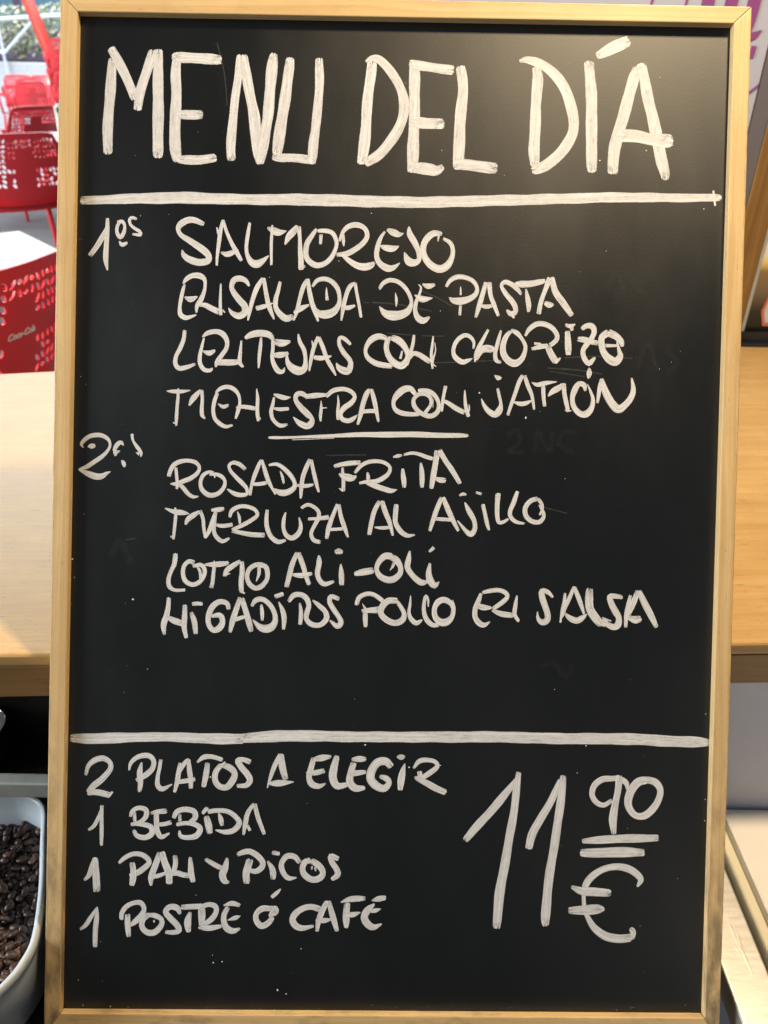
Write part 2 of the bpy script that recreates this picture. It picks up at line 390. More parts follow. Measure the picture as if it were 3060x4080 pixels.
STROKES = """@400,150,600
#hand painted title word MENU in thick capitals
135,230,70 128,330,95 115,500,105 102,700,105 80,1000,105 80,1180,100 84,1280,85
118,115,85 200,270,95 300,470,95 385,670,90
585,145,95 510,370,100 440,600,95 408,795,85
635,135,90 636,300,100 636,700,112 636,1000,112 635,1230,105 630,1320,85
840,225,90 830,400,100 838,600,105 826,850,110 822,1050,114 828,1250,110 850,1365,80
790,205,60 860,215,105 1000,222,105 1200,237,110 1330,248,85
860,845,80 950,848,98 1060,850,96 1125,848,80
850,1340,70 950,1345,95 1100,1348,90 1270,1322,90
@900,150,600
168,195,90 140,400,85 100,700,82 68,1000,92 56,1200,97 62,1350,85
190,195,80 225,400,100 270,650,100 308,850,112 328,1050,112 350,1250,100 380,1390,75
528,175,75 512,300,110 495,500,108 480,650,108 464,850,108 450,950,106 415,1150,112 390,1300,98 378,1385,75
708,225,80 697,350,100 662,600,110 625,850,112 598,1030,116 572,1200,112 560,1290,95
520,1300,80 600,1320,90 750,1325,85 900,1345,85 950,1365,70
1028,230,80 1030,350,88 1030,500,88 1020,680,90 1005,850,92 984,1020,95 965,1150,98 955,1300,95 945,1390,75
@1400,150,600
#hand painted title word DEL in thick capitals
230,270,90 217,400,103 188,600,105 172,800,105 158,1000,107 140,1200,114 115,1390,95
165,270,40 225,230,60 300,240,85 400,330,90 500,470,92 562,620,97 582,760,105 562,900,102 500,1040,104 400,1180,104 290,1300,105 150,1385,85
682,255,90 697,400,110 697,600,112 695,800,110 690,1000,110 682,1200,118 675,1350,115 660,1480,90
640,275,60 720,302,95 850,320,95 1000,345,100 1125,360,95
640,925,60 750,935,118 850,945,112 1015,950,100
640,1440,80 730,1435,115 850,1450,118 940,1465,100 1010,1420,55
1200,320,95 1222,450,102 1228,600,105 1215,750,110 1197,950,115 1188,1150,116 1180,1350,116 1172,1430,95
1130,1400,95 1250,1400,118 1400,1418,112 1600,1440,115
@2050,130,650
#hand painted title word DÍA in thick capitals
215,350,75 235,450,100 228,600,100 215,800,100 208,1000,103 200,1200,105 207,1360,80
50,295,30 110,278,58 170,285,75 235,305,90 320,350,92 420,440,97 510,570,102 570,730,102 600,880,100 595,1000,98 555,1100,100 490,1200,105 400,1290,105 290,1365,98 180,1400,85
755,295,95 765,400,98 778,600,107 783,800,108 785,1000,108 782,1200,108 785,1350,95 790,1420,75
840,240,70 930,190,100 1010,150,112 1100,112,112 1160,80,100
1240,350,50 1210,470,105 1160,650,108 1110,850,110 1062,1000,112 1022,1150,112 1005,1300,110 1000,1435,90
1285,320,95 1320,480,100 1360,680,105 1402,850,107 1432,1000,112 1465,1150,112 1500,1320,107 1530,1440,90 1525,1495,60
1040,1060,100 1120,1050,120 1250,1055,115 1400,1088,115 1530,1102,130 1605,1095,100
@280,740,2660
#upper painted rule under the title
26,37,18 100,34,21 270,30,27 430,34,24 600,35,27 850,41,26 1050,37,25 1200,33,24 1350,29,23 1500,30,20 1600,30,17 1618,31,9
1598,12,5 1603,50,5
@330,840,800
#small numeral 1os beside the first courses
208,60,18 200,140,28 165,210,38 120,285,40 58,370,38
205,62,24 203,150,32 192,300,40 190,400,38 205,490,12
285,95,25 325,88,28 345,125,22 338,175,30 310,218,32 284,180,26 284,130,24 305,90,26
302,250,12 325,282,34 368,262,20
445,68,18 410,55,24 385,72,22 395,115,22 430,145,24 470,170,28 475,200,26 410,192,16
#dish name SALMOREJO
1000,110,30 930,80,46 870,78,50 810,110,48 788,150,34 810,200,34 870,240,46 940,285,52 1010,335,52 1042,378,46 1030,415,52 960,425,56 880,400,50 835,365,36 820,322,8
1158,75,22 1140,160,30 1125,260,30 1110,370,24 1106,452,16
1108,135,10 1122,190,20
1158,75,24 1190,180,26 1230,270,30 1270,340,34 1312,412,26
1140,342,14 1190,360,42 1240,345,36 1285,322,12
1378,97,20 1362,200,28 1352,300,28 1362,370,32 1395,425,50 1440,440,60 1490,412,40 1538,370,8
@1030,840,800
72,140,12 120,160,50 165,178,54 232,165,6
114,118,16 110,200,22 106,300,22 105,448,20
322,125,26 290,170,50 250,215,48 218,280,12
332,130,38 341,220,28 343,320,34 350,400,40 352,485,42
340,465,30 385,460,20
478,150,22 440,205,34 402,270,42 392,350,42 410,405,42 470,448,44 540,440,40 600,390,38 638,310,28 642,250,30 610,185,35 550,165,35 488,165,28
515,195,26 512,275,22
668,250,20 700,170,30 750,125,38 820,117,42 880,150,36 896,210,36 862,268,38 800,318,42 730,355,44 645,362,26
706,195,8 703,250,24 706,295,6
695,365,24 760,420,42 820,455,52 880,465,56 930,450,48 960,425,16
1045,172,16 1010,222,28 985,290,36 975,370,38 1000,430,46 1060,472,56 1110,470,40 1168,432,8
1062,155,20 1110,178,52 1160,197,40 1200,185,6
1000,288,10 1050,306,46 1110,312,50 1160,290,8
1243,132,14 1250,190,46 1290,260,46 1320,330,38 1326,400,38 1290,428,54 1240,415,60 1204,342,8
1515,190,30 1450,188,46 1400,222,50 1365,280,48 1362,350,46 1390,412,50 1440,460,56 1500,480,62 1560,450,55 1600,380,36 1605,310,32 1580,260,34 1528,230,24
1492,195,22 1484,255,6
@680,1060,800
#dish word ENSALADA
102,145,12 130,108,34 180,80,38 240,82,44 278,110,32 285,160,25 275,220,30 250,280,38 218,330,30 212,385,14
116,150,15 100,200,26 85,270,28 75,340,28 82,400,38 120,425,36 160,420,26 212,402,10
114,256,10 165,276,46 222,252,12
222,325,16 280,322,38 340,350,42 405,380,40
415,145,12 412,250,20 410,340,26 415,405,24
428,362,14 450,384,8
648,165,18 620,122,36 570,102,44 520,118,42 503,175,36 525,225,44 570,282,50 612,330,50 612,385,50 565,412,52 510,388,36 478,345,6
638,450,12 655,370,28 680,270,34 712,180,38 760,100,26
768,98,24 780,180,32 800,280,34 820,350,34 855,440,14
706,352,35 770,335,36 842,306,8
905,130,24 890,200,28 870,270,36 868,340,38 900,395,46 955,435,50 1010,415,40
1014,450,12 1042,370,30 1070,260,30 1100,165,34 1128,112,26
1135,105,28 1145,200,34 1165,300,36 1190,370,38 1220,458,14
1020,388,26 1080,350,40 1145,322,14
1172,172,18 1210,122,32 1270,107,36 1330,128,36 1378,182,34 1395,250,30 1390,314,36 1350,372,54 1290,398,62 1230,392,52 1192,345,8
1286,174,5 1288,230,20 1294,282,26
1410,452,12 1425,340,32 1450,240,32 1482,170,34 1525,140,22
1525,140,25 1540,230,25 1556,320,24 1572,425,20
1408,328,12 1460,345,36 1525,326,16
@1480,1060,800
#dish word DE after ENSALADA
64,190,20 95,145,30 150,118,34 220,132,34 280,182,32 320,250,28 330,310,28 300,372,52 240,402,66 170,408,70 110,388,50 63,332,6
197,220,4 205,280,22 203,336,6
420,150,12 470,168,44 525,152,18
388,152,6 410,178,15 395,240,20 370,300,30 362,370,34 385,430,46 430,452,48 482,422,14
356,238,8 420,272,50 504,264,8
#dish word PASTA
616,170,22 650,120,32 710,90,36 780,97,34 840,127,34 872,180,30 862,232,36 810,272,44 740,290,56 680,285,48 642,258,8
738,170,8 738,240,16
736,318,20 728,406,22
863,425,20 885,350,36 910,260,36 945,135,34
972,135,36 985,240,32 1015,320,34 1048,412,22
893,324,16 950,335,34 1015,322,20
1238,235,20 1200,188,36 1150,147,36 1100,132,34 1073,165,26 1108,228,38 1160,288,40 1190,340,38 1188,385,36 1150,395,42 1118,362,18
1160,400,30 1180,430,14
1185,140,12 1230,150,52 1320,147,50 1435,122,34
1275,188,12 1290,270,36 1300,330,36 1298,380,20
1383,395,35 1400,300,34 1430,210,34 1475,100,44
1490,95,38 1520,210,50 1580,300,50 1655,410,40
1432,302,30 1468,320,48 1505,315,16
@660,1270,800
#dish word LENTEJAS
158,95,28 150,165,30 120,240,34 85,310,32 80,370,34 110,408,36 170,400,34 245,372,20
304,150,14 350,117,36 420,107,38 475,130,42 507,185,32 502,245,32 464,302,36 425,355,32 412,400,14
316,158,15 300,220,22 283,300,28 285,370,32 320,420,34 370,425,28 385,405,10
304,266,8 360,285,40 408,260,20
408,368,36 470,360,48 540,360,48 605,356,36
627,180,12 618,280,26 612,360,30 640,400,20
655,160,24 710,130,46 780,120,52 850,132,50 888,172,28
790,155,16 782,230,28 772,320,26 768,408,12
885,160,25 885,240,26 880,320,28 897,380,36 930,430,42 968,435,30 982,402,8
898,188,40 960,202,54 1030,188,20
872,298,14 940,300,48 1014,284,24
1096,126,12 1110,190,30 1145,260,32 1155,340,30 1145,410,50 1100,430,66 1040,402,56 1005,350,32 1000,278,8
1185,432,12 1200,340,26 1225,240,32 1262,150,26
1265,150,26 1300,240,34 1330,330,30 1370,400,30 1408,468,12
1208,180,8 1216,225,14
1225,320,30 1290,326,36 1370,308,12
1530,212,20 1480,167,32 1440,157,28 1436,210,30 1472,280,36 1522,345,38 1525,395,44 1500,432,58 1440,412,46 1408,365,8
@1400,1270,600
#dish word CON after LENTEJAS
385,218,50 310,195,60 230,225,62 175,290,46 155,360,38 180,430,50 260,488,55 350,510,55 450,520,50
430,200,36 395,260,50 388,340,52 420,430,62 490,500,70 560,515,72 610,460,60 618,390,50 585,310,62 520,240,70 440,205,50
562,355,20 540,440,26
690,180,30 680,260,34 660,340,34 635,430,34 621,515,12
640,440,30 680,385,44 740,395,50 800,430,56 870,475,50
900,192,14 890,300,28 882,400,30 895,552,20
918,262,8 928,350,12 905,440,20 900,500,16 935,525,10
#dish word CHORIZO
1343,330,18 1348,260,30 1310,202,38 1250,182,44 1180,222,44 1135,290,40 1122,370,38 1150,430,52 1220,475,56 1280,460,40 1335,435,8
1510,120,24 1450,230,38 1400,320,42 1370,400,38 1362,478,14
1372,450,36 1430,350,66 1500,330,72 1565,345,72
1648,125,18 1615,250,38 1585,380,42 1600,460,42 1650,480,20
@1950,1260,600
232,165,34 180,230,52 150,330,58 160,420,62 210,490,68 280,520,74 350,480,58 390,400,42 395,320,36 350,240,36 300,185,50 240,155,36
396,218,24 440,142,46 520,85,52 610,87,54 690,130,52 740,200,48 735,262,46 670,320,44
495,300,30 570,300,14
465,360,30 560,335,50 645,325,44
640,325,60 680,420,66 735,510,66
725,510,44 785,460,16
858,165,50 862,250,62 868,330,68 872,425,52
835,95,30 890,110,44 945,88,14
905,100,40 910,160,30
1015,140,40 1070,105,54 1130,110,64 1155,170,54 1120,250,48 1070,310,54 1030,380,50 1045,460,54 1095,520,54 1130,490,44 1165,452,20
975,250,48 1050,260,62 1120,280,54 1195,298,46
1310,180,76 1240,230,64 1235,320,66 1260,400,68 1320,470,84 1390,500,80 1440,440,62 1430,380,40 1405,275,14
1310,185,80 1390,220,74 1450,280,62 1465,335,30
1268,325,40 1405,325,24
@640,1500,700
#dish word MENESTRA
58,138,10 120,140,32 200,140,32 282,130,8
168,112,14 165,200,28 155,300,28 148,400,28 146,465,16
118,435,14 150,440,20
378,125,16 340,170,42 300,215,46 268,275,14
388,128,30 392,220,30 388,310,34 395,370,32 424,398,10
520,155,18 570,112,34 640,98,36 700,125,36 740,180,28 748,250,26 735,310,34 706,400,18
535,155,28 510,230,34 498,320,34 515,400,36 570,455,36 620,475,30 680,460,18
542,255,8 590,285,34 640,268,24
715,300,30 760,285,34 820,290,36 900,305,34
907,115,8 915,200,28 912,290,32 915,370,34 925,420,26
910,400,30 945,398,22
1066,168,12 1110,185,38 1170,202,38 1228,195,8
1070,195,18 1060,260,28 1045,330,34 1060,400,34 1110,455,34 1150,465,34 1200,452,16
1060,298,14 1120,308,32 1210,303,30
1388,205,28 1340,165,42 1290,168,42 1275,220,38 1320,290,52 1380,350,58 1428,400,38 1420,445,56 1380,470,54 1310,440,48 1252,382,8
1375,188,36 1460,180,46 1570,175,28
1515,228,6 1515,300,26 1508,370,28 1510,425,14
1512,300,16 1572,297,6
@1300,1500,650
0,205,34 60,150,42 130,128,42 200,130,42 262,160,40 290,210,36 250,270,48 180,320,52 145,380,42 160,430,44 220,450,44 270,430,40 316,390,8
118,188,6 125,280,26 118,360,30 120,440,26
318,490,24 350,380,42 375,280,46 410,180,50 440,130,30
460,128,30 485,230,42 505,330,40 530,462,22
335,370,30 400,355,38 500,352,40
#dish word CON after MENESTRA
905,180,40 860,125,52 790,130,62 720,190,60 685,260,38 700,330,42 760,370,46 850,385,40 945,385,36
935,140,30 1040,150,42 1110,200,42 1145,280,36 1130,360,42 1060,402,46 960,370,46 895,300,42 890,230,36 940,180,38 1010,180,38 1060,220,36 1060,290,30 1005,365,34
1088,232,6 1085,315,6
1215,98,34 1200,170,30 1185,250,28 1172,355,26
1175,238,30 1240,270,38 1320,325,48 1405,370,42
1410,138,12 1410,230,28 1420,320,34 1445,408,34
1450,285,12 1452,340,16 1430,370,20
@1880,1440,700
#dish word JAMÓN
212,130,6 250,158,42 282,155,8
243,255,24 260,330,28 275,400,28 262,460,56 220,502,54 160,470,48 115,410,32 91,350,8
338,508,26 370,410,30 410,300,34 450,190,38 482,132,32
500,132,28 530,230,36 565,320,32 588,455,18
386,376,10 450,400,38 510,396,38 568,368,10
566,198,8 620,222,36 700,205,36 804,192,8
672,225,36 675,320,34 688,425,30
870,210,22 820,250,52 770,280,50 720,328,14
868,210,40 875,300,36 890,380,38 910,475,34
880,460,14 940,465,10
1070,280,20 1060,225,46 1010,212,46 970,270,52 948,350,40 965,430,46 1020,490,54 1080,495,60 1130,440,44 1145,360,34 1125,290,24 1092,215,8
1108,60,14 1108,110,46 1098,162,16
1222,165,24 1205,260,38 1187,395,22
1225,165,30 1260,280,62 1320,390,66 1380,450,72 1440,420,60 1500,350,52 1525,270,42 1508,155,16
@640,1500,700
#short painted rule under the first courses
1018,577,18 1060,577,26 1200,575,22 1400,570,24 1600,560,30 1796,552,38 2029,549,47 2307,548,50 2679,555,44 2850,558,36 2905,560,22
1240,597,5 1400,592,6 1640,584,5
@300,1690,400
#small numeral 2os beside the second courses
136,392,10 98,335,50 150,262,66 250,197,68 400,182,66 520,230,58 575,320,42 550,420,48 450,530,62 300,630,68 180,705,68 58,742,26
62,748,30 200,815,84 340,865,96 440,860,86 520,810,50 585,782,10
205,370,14 265,365,80 330,360,44
798,355,14 770,305,56 720,310,68 670,370,68 640,440,50
650,420,40 665,470,76 658,530,16
745,440,10 690,460,56
940,160,50 948,240,40 966,290,38 1010,360,54 1060,430,56 1085,490,46 1078,540,12
1000,465,14 1060,490,60
765,595,24 800,650,66 812,712,24
@640,1760,700
#dish word ROSADA
78,328,34 95,270,40 130,215,42 190,185,38 260,177,32 330,195,36 365,240,30 350,290,34 290,340,38 220,370,38 150,398,38 92,398,12
143,245,28 152,330,28 160,400,26 152,446,24
165,395,28 210,430,36 260,490,36 310,520,30 358,515,12
500,292,20 455,287,28 400,320,36 375,390,32 395,460,38 460,505,44 540,490,40 595,430,34 605,370,28 570,325,34 510,305,30 460,310,24
510,310,22 512,342,8
800,262,30 750,215,36 690,195,34 645,222,28 660,275,30 710,330,34 770,390,38 812,440,32 815,490,30 770,502,38 700,490,38 628,446,12
846,506,24 860,410,28 890,310,36 930,210,32 950,172,24
955,172,24 985,270,36 1020,370,36 1084,498,14
855,400,26 930,398,32 1003,386,34
1022,220,20 1090,210,32 1150,240,36 1220,310,38 1262,380,34 1260,432,44 1200,477,54 1130,482,52 1066,448,16
1131,275,8 1150,330,24 1162,394,18
1323,535,18 1330,440,34 1345,330,38 1380,230,38 1408,165,26
1420,170,28 1440,270,34 1465,370,34 1494,476,18
1290,414,24 1370,418,34 1442,403,20
@1280,1760,600
#dish word FRITA
142,272,34 220,250,42 320,235,52 430,228,44
235,285,28 240,370,32 245,450,38 242,545,36
198,512,12 240,540,24
196,352,20 270,390,74 350,400,62 390,375,10
370,345,32 440,265,42 530,222,40 640,215,38 720,242,38 760,290,36 740,350,42 680,400,48 600,435,46 500,440,38 420,458,26
508,338,18 515,390,40 515,430,30
500,445,50 580,480,54 680,515,56 770,540,48 834,528,8
792,168,16 845,155,38 890,148,18
898,298,28 905,380,48 912,440,48 910,505,34
908,142,24 1000,125,32 1080,140,38 1160,170,42 1230,188,36
1096,232,20 1105,320,48 1110,420,50 1108,505,34
1213,515,44 1235,380,56 1255,250,56 1278,100,60
1300,95,50 1370,210,52 1440,310,54 1528,460,40
1243,395,16 1310,420,60 1370,425,50
@640,1980,800
#dish word MERLUZA
36,92,10 110,120,34 180,130,38 234,140,8
122,88,14 125,150,24 115,240,26 104,350,20
80,325,12 108,335,20
322,120,22 270,150,40 225,185,36 205,228,18
325,112,24 350,180,26 358,260,26 372,340,22
368,340,18 400,280,34 430,200,36 455,125,26
418,108,22 480,103,36 524,97,24
455,128,24 445,200,28 440,280,30 460,330,32 510,367,30 568,340,16
446,226,18 510,240,32 596,230,28
572,168,22 590,115,32 650,80,30 720,80,30 780,105,30 800,150,28 750,192,30 680,230,32 590,272,28
634,120,6 650,170,22 655,222,16
590,280,28 680,298,34 760,310,36 860,316,34
881,106,26 875,190,30 882,260,34 912,330,36 970,372,36 1034,358,18
1034,128,10 1018,190,28 1015,260,30 1040,320,36 1090,340,38 1140,300,38 1157,240,30 1142,168,10
1162,92,22 1210,65,28 1260,80,28 1302,120,28 1305,170,30 1275,230,30 1245,300,28 1265,355,32 1320,375,28
1220,182,22 1300,180,26 1390,168,38
1373,345,24 1390,250,38 1420,160,32 1460,60,24
1472,62,26 1490,160,32 1520,250,32 1548,335,16
1385,270,22 1440,266,24 1503,262,22
@1420,1940,800
#dish word AL
104,395,30 125,290,36 150,200,36 192,118,30
212,118,38 240,210,40 275,300,32 302,402,18
150,334,12 215,340,26 280,335,20
329,145,34 322,230,38 325,300,38 370,370,38 425,402,30 483,396,10
#dish word AJILLO
606,364,24 635,270,36 665,180,36 705,88,34
716,88,34 760,190,40 800,280,36 842,364,22
645,262,22 710,266,28 785,272,26
848,72,12 880,58,26 910,64,12
896,128,12 930,200,38 972,280,34 978,350,38 945,392,44 900,360,30 835,278,10
988,46,18 1034,60,20
1043,145,30 1062,220,30 1080,300,30 1098,358,18
1170,55,42 1165,150,34 1165,240,34 1177,292,30 1215,290,26 1255,265,18
1332,38,26 1300,130,36 1270,200,34 1275,250,32 1320,290,28 1390,303,14
1500,98,32 1440,117,38 1395,172,36 1400,240,36 1450,285,36 1510,290,36 1545,250,30 1540,205,26 1508,148,10
1500,98,30 1530,140,26 1535,185,20 1512,232,16
@640,2170,600
#dish word LOMO
163,100,46 150,210,48 115,290,42 88,380,44 98,460,44 160,500,34 270,500,30
370,200,46 315,182,46 260,232,42 247,320,42 275,400,46 350,440,48 430,410,46 480,340,42 485,270,42 440,222,42 355,240,30
400,240,20 435,300,30 440,390,22
486,218,18 560,218,46 650,213,58 750,202,38
594,178,14 592,240,34 580,330,38 570,420,38 555,475,40
880,182,36 800,230,50 730,280,52 700,350,36
700,335,24 766,320,8
892,185,44 897,300,52 888,400,50 892,525,46
885,520,24 928,538,14
1130,225,50 1050,225,48 980,270,48 952,350,46 975,430,48 1040,480,48 1110,460,52 1167,390,46 1175,310,48 1150,240,48 1050,225,40
1085,250,36 1085,320,36 1052,408,8
@1120,2170,660
#dish words ALI-OLI
52,425,42 85,300,46 115,190,48 162,82,40
172,82,42 215,200,48 245,300,42 282,402,38
105,300,22 200,310,50 310,288,26
378,108,16 380,160,46 378,200,46 365,290,46 390,360,46 440,395,46 530,368,24
542,82,32 575,65,54 615,80,30
598,195,14 605,290,50 606,405,42
735,292,40 820,275,60 925,260,56
1110,120,60 1040,115,62 980,170,52 955,240,42 985,310,52 1060,350,58 1130,342,62 1190,290,52 1195,220,48 1150,150,62 1085,115,46
1130,180,30 1115,220,24 1088,258,4
1288,62,18 1275,150,48 1267,230,52 1320,310,52 1400,378,58 1470,370,26
1483,72,20 1530,28,34
1492,185,20 1480,290,56 1500,370,64 1540,412,50 1583,372,10
@620,2340,800
#dish word HIGADITOS
111,85,30 105,160,34 90,230,42 65,310,46 72,392,20
88,238,18 150,275,48 228,302,46
241,145,34 238,250,42 236,330,38 255,418,28
303,140,30 345,135,30 388,138,24
292,205,26 322,290,44 332,385,34
602,182,28 590,135,38 530,120,40 470,160,44 435,240,42 440,312,40 480,355,42 530,332,48 552,280,42 530,232,42 462,238,26
613,372,24 635,280,42 665,190,42 700,86,34
712,90,38 745,200,44 770,290,46 792,365,32
640,272,36 742,242,28
795,156,22 830,107,38 890,102,36 950,150,38 985,220,38 985,290,44 940,337,60 870,332,54 802,268,8
872,144,16 880,210,30 882,274,20
985,78,34 1055,52,34
1018,120,10 1050,190,34 1062,260,38 1055,348,24
1098,118,24 1140,67,40 1200,62,40 1245,92,42 1265,150,36 1250,210,38 1247,262,36 1290,305,42 1360,310,38 1412,260,42 1402,200,38 1350,150,36 1298,108,14
1192,130,16 1200,210,32 1193,308,28
1516,96,30 1450,75,36 1437,120,36 1470,180,40 1512,240,38 1532,290,42 1500,322,40 1440,272,14
@1380,2330,700
#dish word POLLO
98,190,36 120,122,40 190,85,40 260,92,38 330,140,38 350,160,30
150,178,6 182,230,24
180,235,30 180,300,42 182,398,34
145,245,26 230,240,48 312,238,60
480,152,50 400,150,56 340,200,54 325,270,50 380,330,54 460,360,54 530,330,52 545,270,38 510,200,36 475,150,30
606,100,8 600,180,22 590,260,28 610,320,40 660,360,44 716,330,18
775,208,10 772,140,20 750,105,28 735,180,32 735,260,36 760,330,42 810,378,42 875,385,28
1000,145,14 1012,220,38 1000,300,42 950,350,62 890,352,64 840,300,52 835,220,44 870,160,52 930,142,50 990,180,42 1005,240,16
#dish word EN
1272,80,26 1250,150,40 1220,220,42 1215,300,46 1250,360,52 1300,382,42 1358,348,8
1225,185,30 1290,212,52 1370,218,24
1285,72,30 1360,57,38 1440,52,36 1500,75,38 1520,112,36 1480,160,42 1385,230,36
1378,238,26 1460,275,46 1575,290,46
1610,102,14 1595,200,36 1590,280,36 1630,345,26
@2040,2320,640
#dish word SALSA
424,155,20 370,102,44 310,92,52 315,160,58 340,240,58 367,330,58 360,392,62 310,412,56 270,372,34 262,302,8
548,112,26 540,200,30 520,290,30 498,418,18
645,45,30 590,170,42 545,260,42 510,360,28
645,48,34 690,170,46 745,330,22
540,315,16 600,372,52 670,397,58 730,365,50 776,326,8
802,65,60 795,170,78 805,270,78 850,350,80 925,440,70
915,400,40 950,420,80 985,430,60
930,365,14 1025,400,12
1142,155,36 1060,145,48 1010,150,52 1030,230,62 1070,310,62 1102,370,54 1092,442,66 1040,462,60 965,425,50
1225,135,30 1200,240,42 1180,340,42 1172,465,30
1300,90,46 1250,220,52 1205,340,30
1308,90,46 1370,220,66 1430,330,62 1494,465,38
1195,360,34 1270,388,74 1330,370,60
@260,2880,1300
#lower painted rule above the set price list
28,77,36 130,80,50 240,78,50 400,72,43 600,74,45 780,82,50 908,80,48
895,78,40 1000,72,52 1180,66,54 1400,70,50 1700,72,50 1950,72,52 2230,72,52 2400,78,52 2650,81,52 2850,82,54 3050,92,52 3200,98,50 3290,101,26
@320,2980,800
#numeral 2 before PLATOS
44,225,24 65,150,34 120,102,42 190,87,42 245,122,38 245,180,42 180,257,46 110,312,48 60,365,36
60,370,40 140,367,46 245,392,46
235,400,20 268,362,16
#price list word PLATOS
404,185,14 420,122,30 480,72,36 560,62,40 605,102,38 596,168,40 540,222,42 462,268,28
506,120,14 492,200,42 498,290,42 488,362,28
666,96,26 655,170,28 640,240,32 640,310,38 680,340,36 760,300,8
776,366,22 800,280,38 812,210,36 828,125,28
800,220,30 860,130,32 893,90,18
895,92,22 900,180,40 910,250,40 915,335,30
785,285,30 860,275,36 948,258,28
966,120,14 1020,77,36 1090,72,34 1175,98,34
1052,125,34 1040,220,46 1018,322,34
1165,140,40 1120,200,44 1115,270,44 1150,318,44 1210,325,48 1258,270,54 1275,210,44 1230,162,48 1165,142,30
1160,145,20 1198,115,12
1405,118,40 1350,97,38 1300,105,46 1330,160,48 1382,220,48 1402,270,46 1370,310,40 1295,314,28
@1040,2980,800
#price list word A
52,332,8 80,240,28 115,140,36 160,52,34
168,50,34 175,150,52 205,262,44
62,295,18 150,290,52 270,280,8
#price list word ELEGIR
435,92,28 500,82,52 580,70,20
440,82,40 415,160,42 395,240,42 420,300,52 480,317,38 534,292,10
375,208,20 450,205,42 525,188,34
628,66,40 600,170,58 595,250,58 630,312,54 715,302,34
750,96,20 810,92,46 868,92,28
766,122,44 745,200,52 735,280,58 780,332,54 858,330,30
730,218,40 800,205,42 866,198,26
1075,158,48 1030,112,58 960,122,62 912,190,66 907,262,64 960,317,60 1020,332,54 1058,285,44 1030,250,46 980,235,24
1125,68,18 1160,76,44 1190,66,18
1188,128,8 1168,200,46 1155,280,52 1150,350,30
1260,170,16 1310,110,36 1380,100,34 1440,115,34 1456,155,36 1400,202,40 1330,242,36 1270,245,24
1310,195,40 1312,245,30
1285,250,36 1370,290,48 1450,335,48 1528,370,44
@320,3180,800
#numeral 1 before BEBIDA
66,262,20 110,230,28 150,160,28 178,85,20
179,60,26 175,160,30 175,270,30 175,392,22
#price list word BEBIDA
412,155,20 430,110,32 480,82,34 540,97,38 542,150,38 500,195,32 420,222,24
445,115,26 450,195,24
418,215,22 500,215,36 580,235,42 592,290,44 540,325,40 470,310,38 442,262,26
580,125,20 640,112,36 713,105,38
630,105,40 630,200,38 635,270,42 670,322,38 738,290,12
620,215,30 690,215,32 750,200,36
770,165,30 800,112,40 870,94,40 940,112,42 947,165,42 895,208,28
820,132,24 822,192,24
795,220,30 870,207,32 950,217,40 992,255,42 960,310,44 890,325,38 830,312,34 820,268,16
1010,128,26 1048,78,32
1042,150,40 1060,220,52 1070,292,44
1055,112,34 1130,102,36 1220,112,38 1290,162,38 1312,210,42 1270,265,44 1200,282,38 1116,264,10
1143,120,8 1160,170,38 1170,228,26
1348,304,18 1365,210,36 1385,120,36 1435,45,28
1440,48,30 1465,150,36 1495,230,32 1522,298,24
1380,225,24 1402,268,24
@320,3370,600
#numeral 1 before PAN
40,380,24 95,320,50 130,220,52 160,140,42
165,130,54 170,230,68 174,350,74 180,502,68
#price list word PAN
424,190,30 490,132,46 580,92,46 670,97,50 740,140,54 757,190,54 700,250,58 620,302,54 540,322,24
570,185,56 582,270,58 580,350,66 565,438,56
782,438,22 780,350,60 820,230,64 875,75,52
900,68,56 930,180,68 975,300,68 980,418,66
780,348,40 870,325,42 955,292,28
1045,106,44 1050,190,52 1035,260,52 1005,315,34
975,325,16 1060,300,54 1130,320,54 1200,332,50
1210,126,32 1215,220,52 1220,310,62 1245,400,50
#price list word Y
1378,148,36 1470,205,52 1560,250,50
1618,134,30 1595,240,68 1567,320,70 1592,388,60 1640,400,20
@820,3370,600
#price list word PICOS
345,98,40 420,67,54 490,62,56 570,110,64 625,180,60 612,240,60 550,280,52 490,270,44 420,255,34
488,148,68 465,230,74 445,310,76 450,415,62
732,72,44 812,88,44
680,168,20 725,240,52 740,300,62 738,368,50
1035,185,44 980,120,58 900,112,62 845,170,54 835,240,54 870,320,52 920,357,50 1000,352,14
1150,160,60 1090,180,64 1065,260,58 1100,330,64 1180,372,64 1262,350,68 1290,290,60 1250,220,64 1160,160,60
1170,225,20 1165,262,12
1205,235,24 1212,280,14
1460,145,50 1380,115,58 1390,180,56 1440,260,58 1450,320,60 1385,370,40
@300,3550,700
#numeral 1 before POSTRE
45,362,22 100,320,36 140,260,38 210,155,20
208,148,10 200,250,42 190,370,44 188,528,38
#price list word POSTRE
438,270,34 440,212,42 480,150,42 550,112,38 620,112,44 650,170,42 620,232,48 560,292,46 510,330,20
492,220,44 495,320,50 507,432,42
700,220,42 640,270,50 632,340,50 680,390,52 750,390,52 810,330,48 815,270,44 760,235,48 690,225,30
745,275,20 745,298,12
988,218,26 960,160,52 890,150,48 852,200,50 900,260,56 960,320,52 982,372,46 930,392,42 852,388,34
1000,155,42 1080,150,48 1200,145,48
1085,200,28 1060,290,62 1070,388,38
1190,160,60 1195,240,62 1190,330,40
1170,165,40 1250,127,42 1320,142,48 1330,200,44 1280,270,48 1185,330,38
1165,340,34 1260,350,50 1380,332,30
1400,135,12 1480,117,44 1555,138,30
1445,150,36 1405,220,48 1402,290,52 1430,352,58 1490,377,50 1556,352,16
1436,278,6 1510,255,40 1562,236,6
@960,3520,640
#price list word Ó
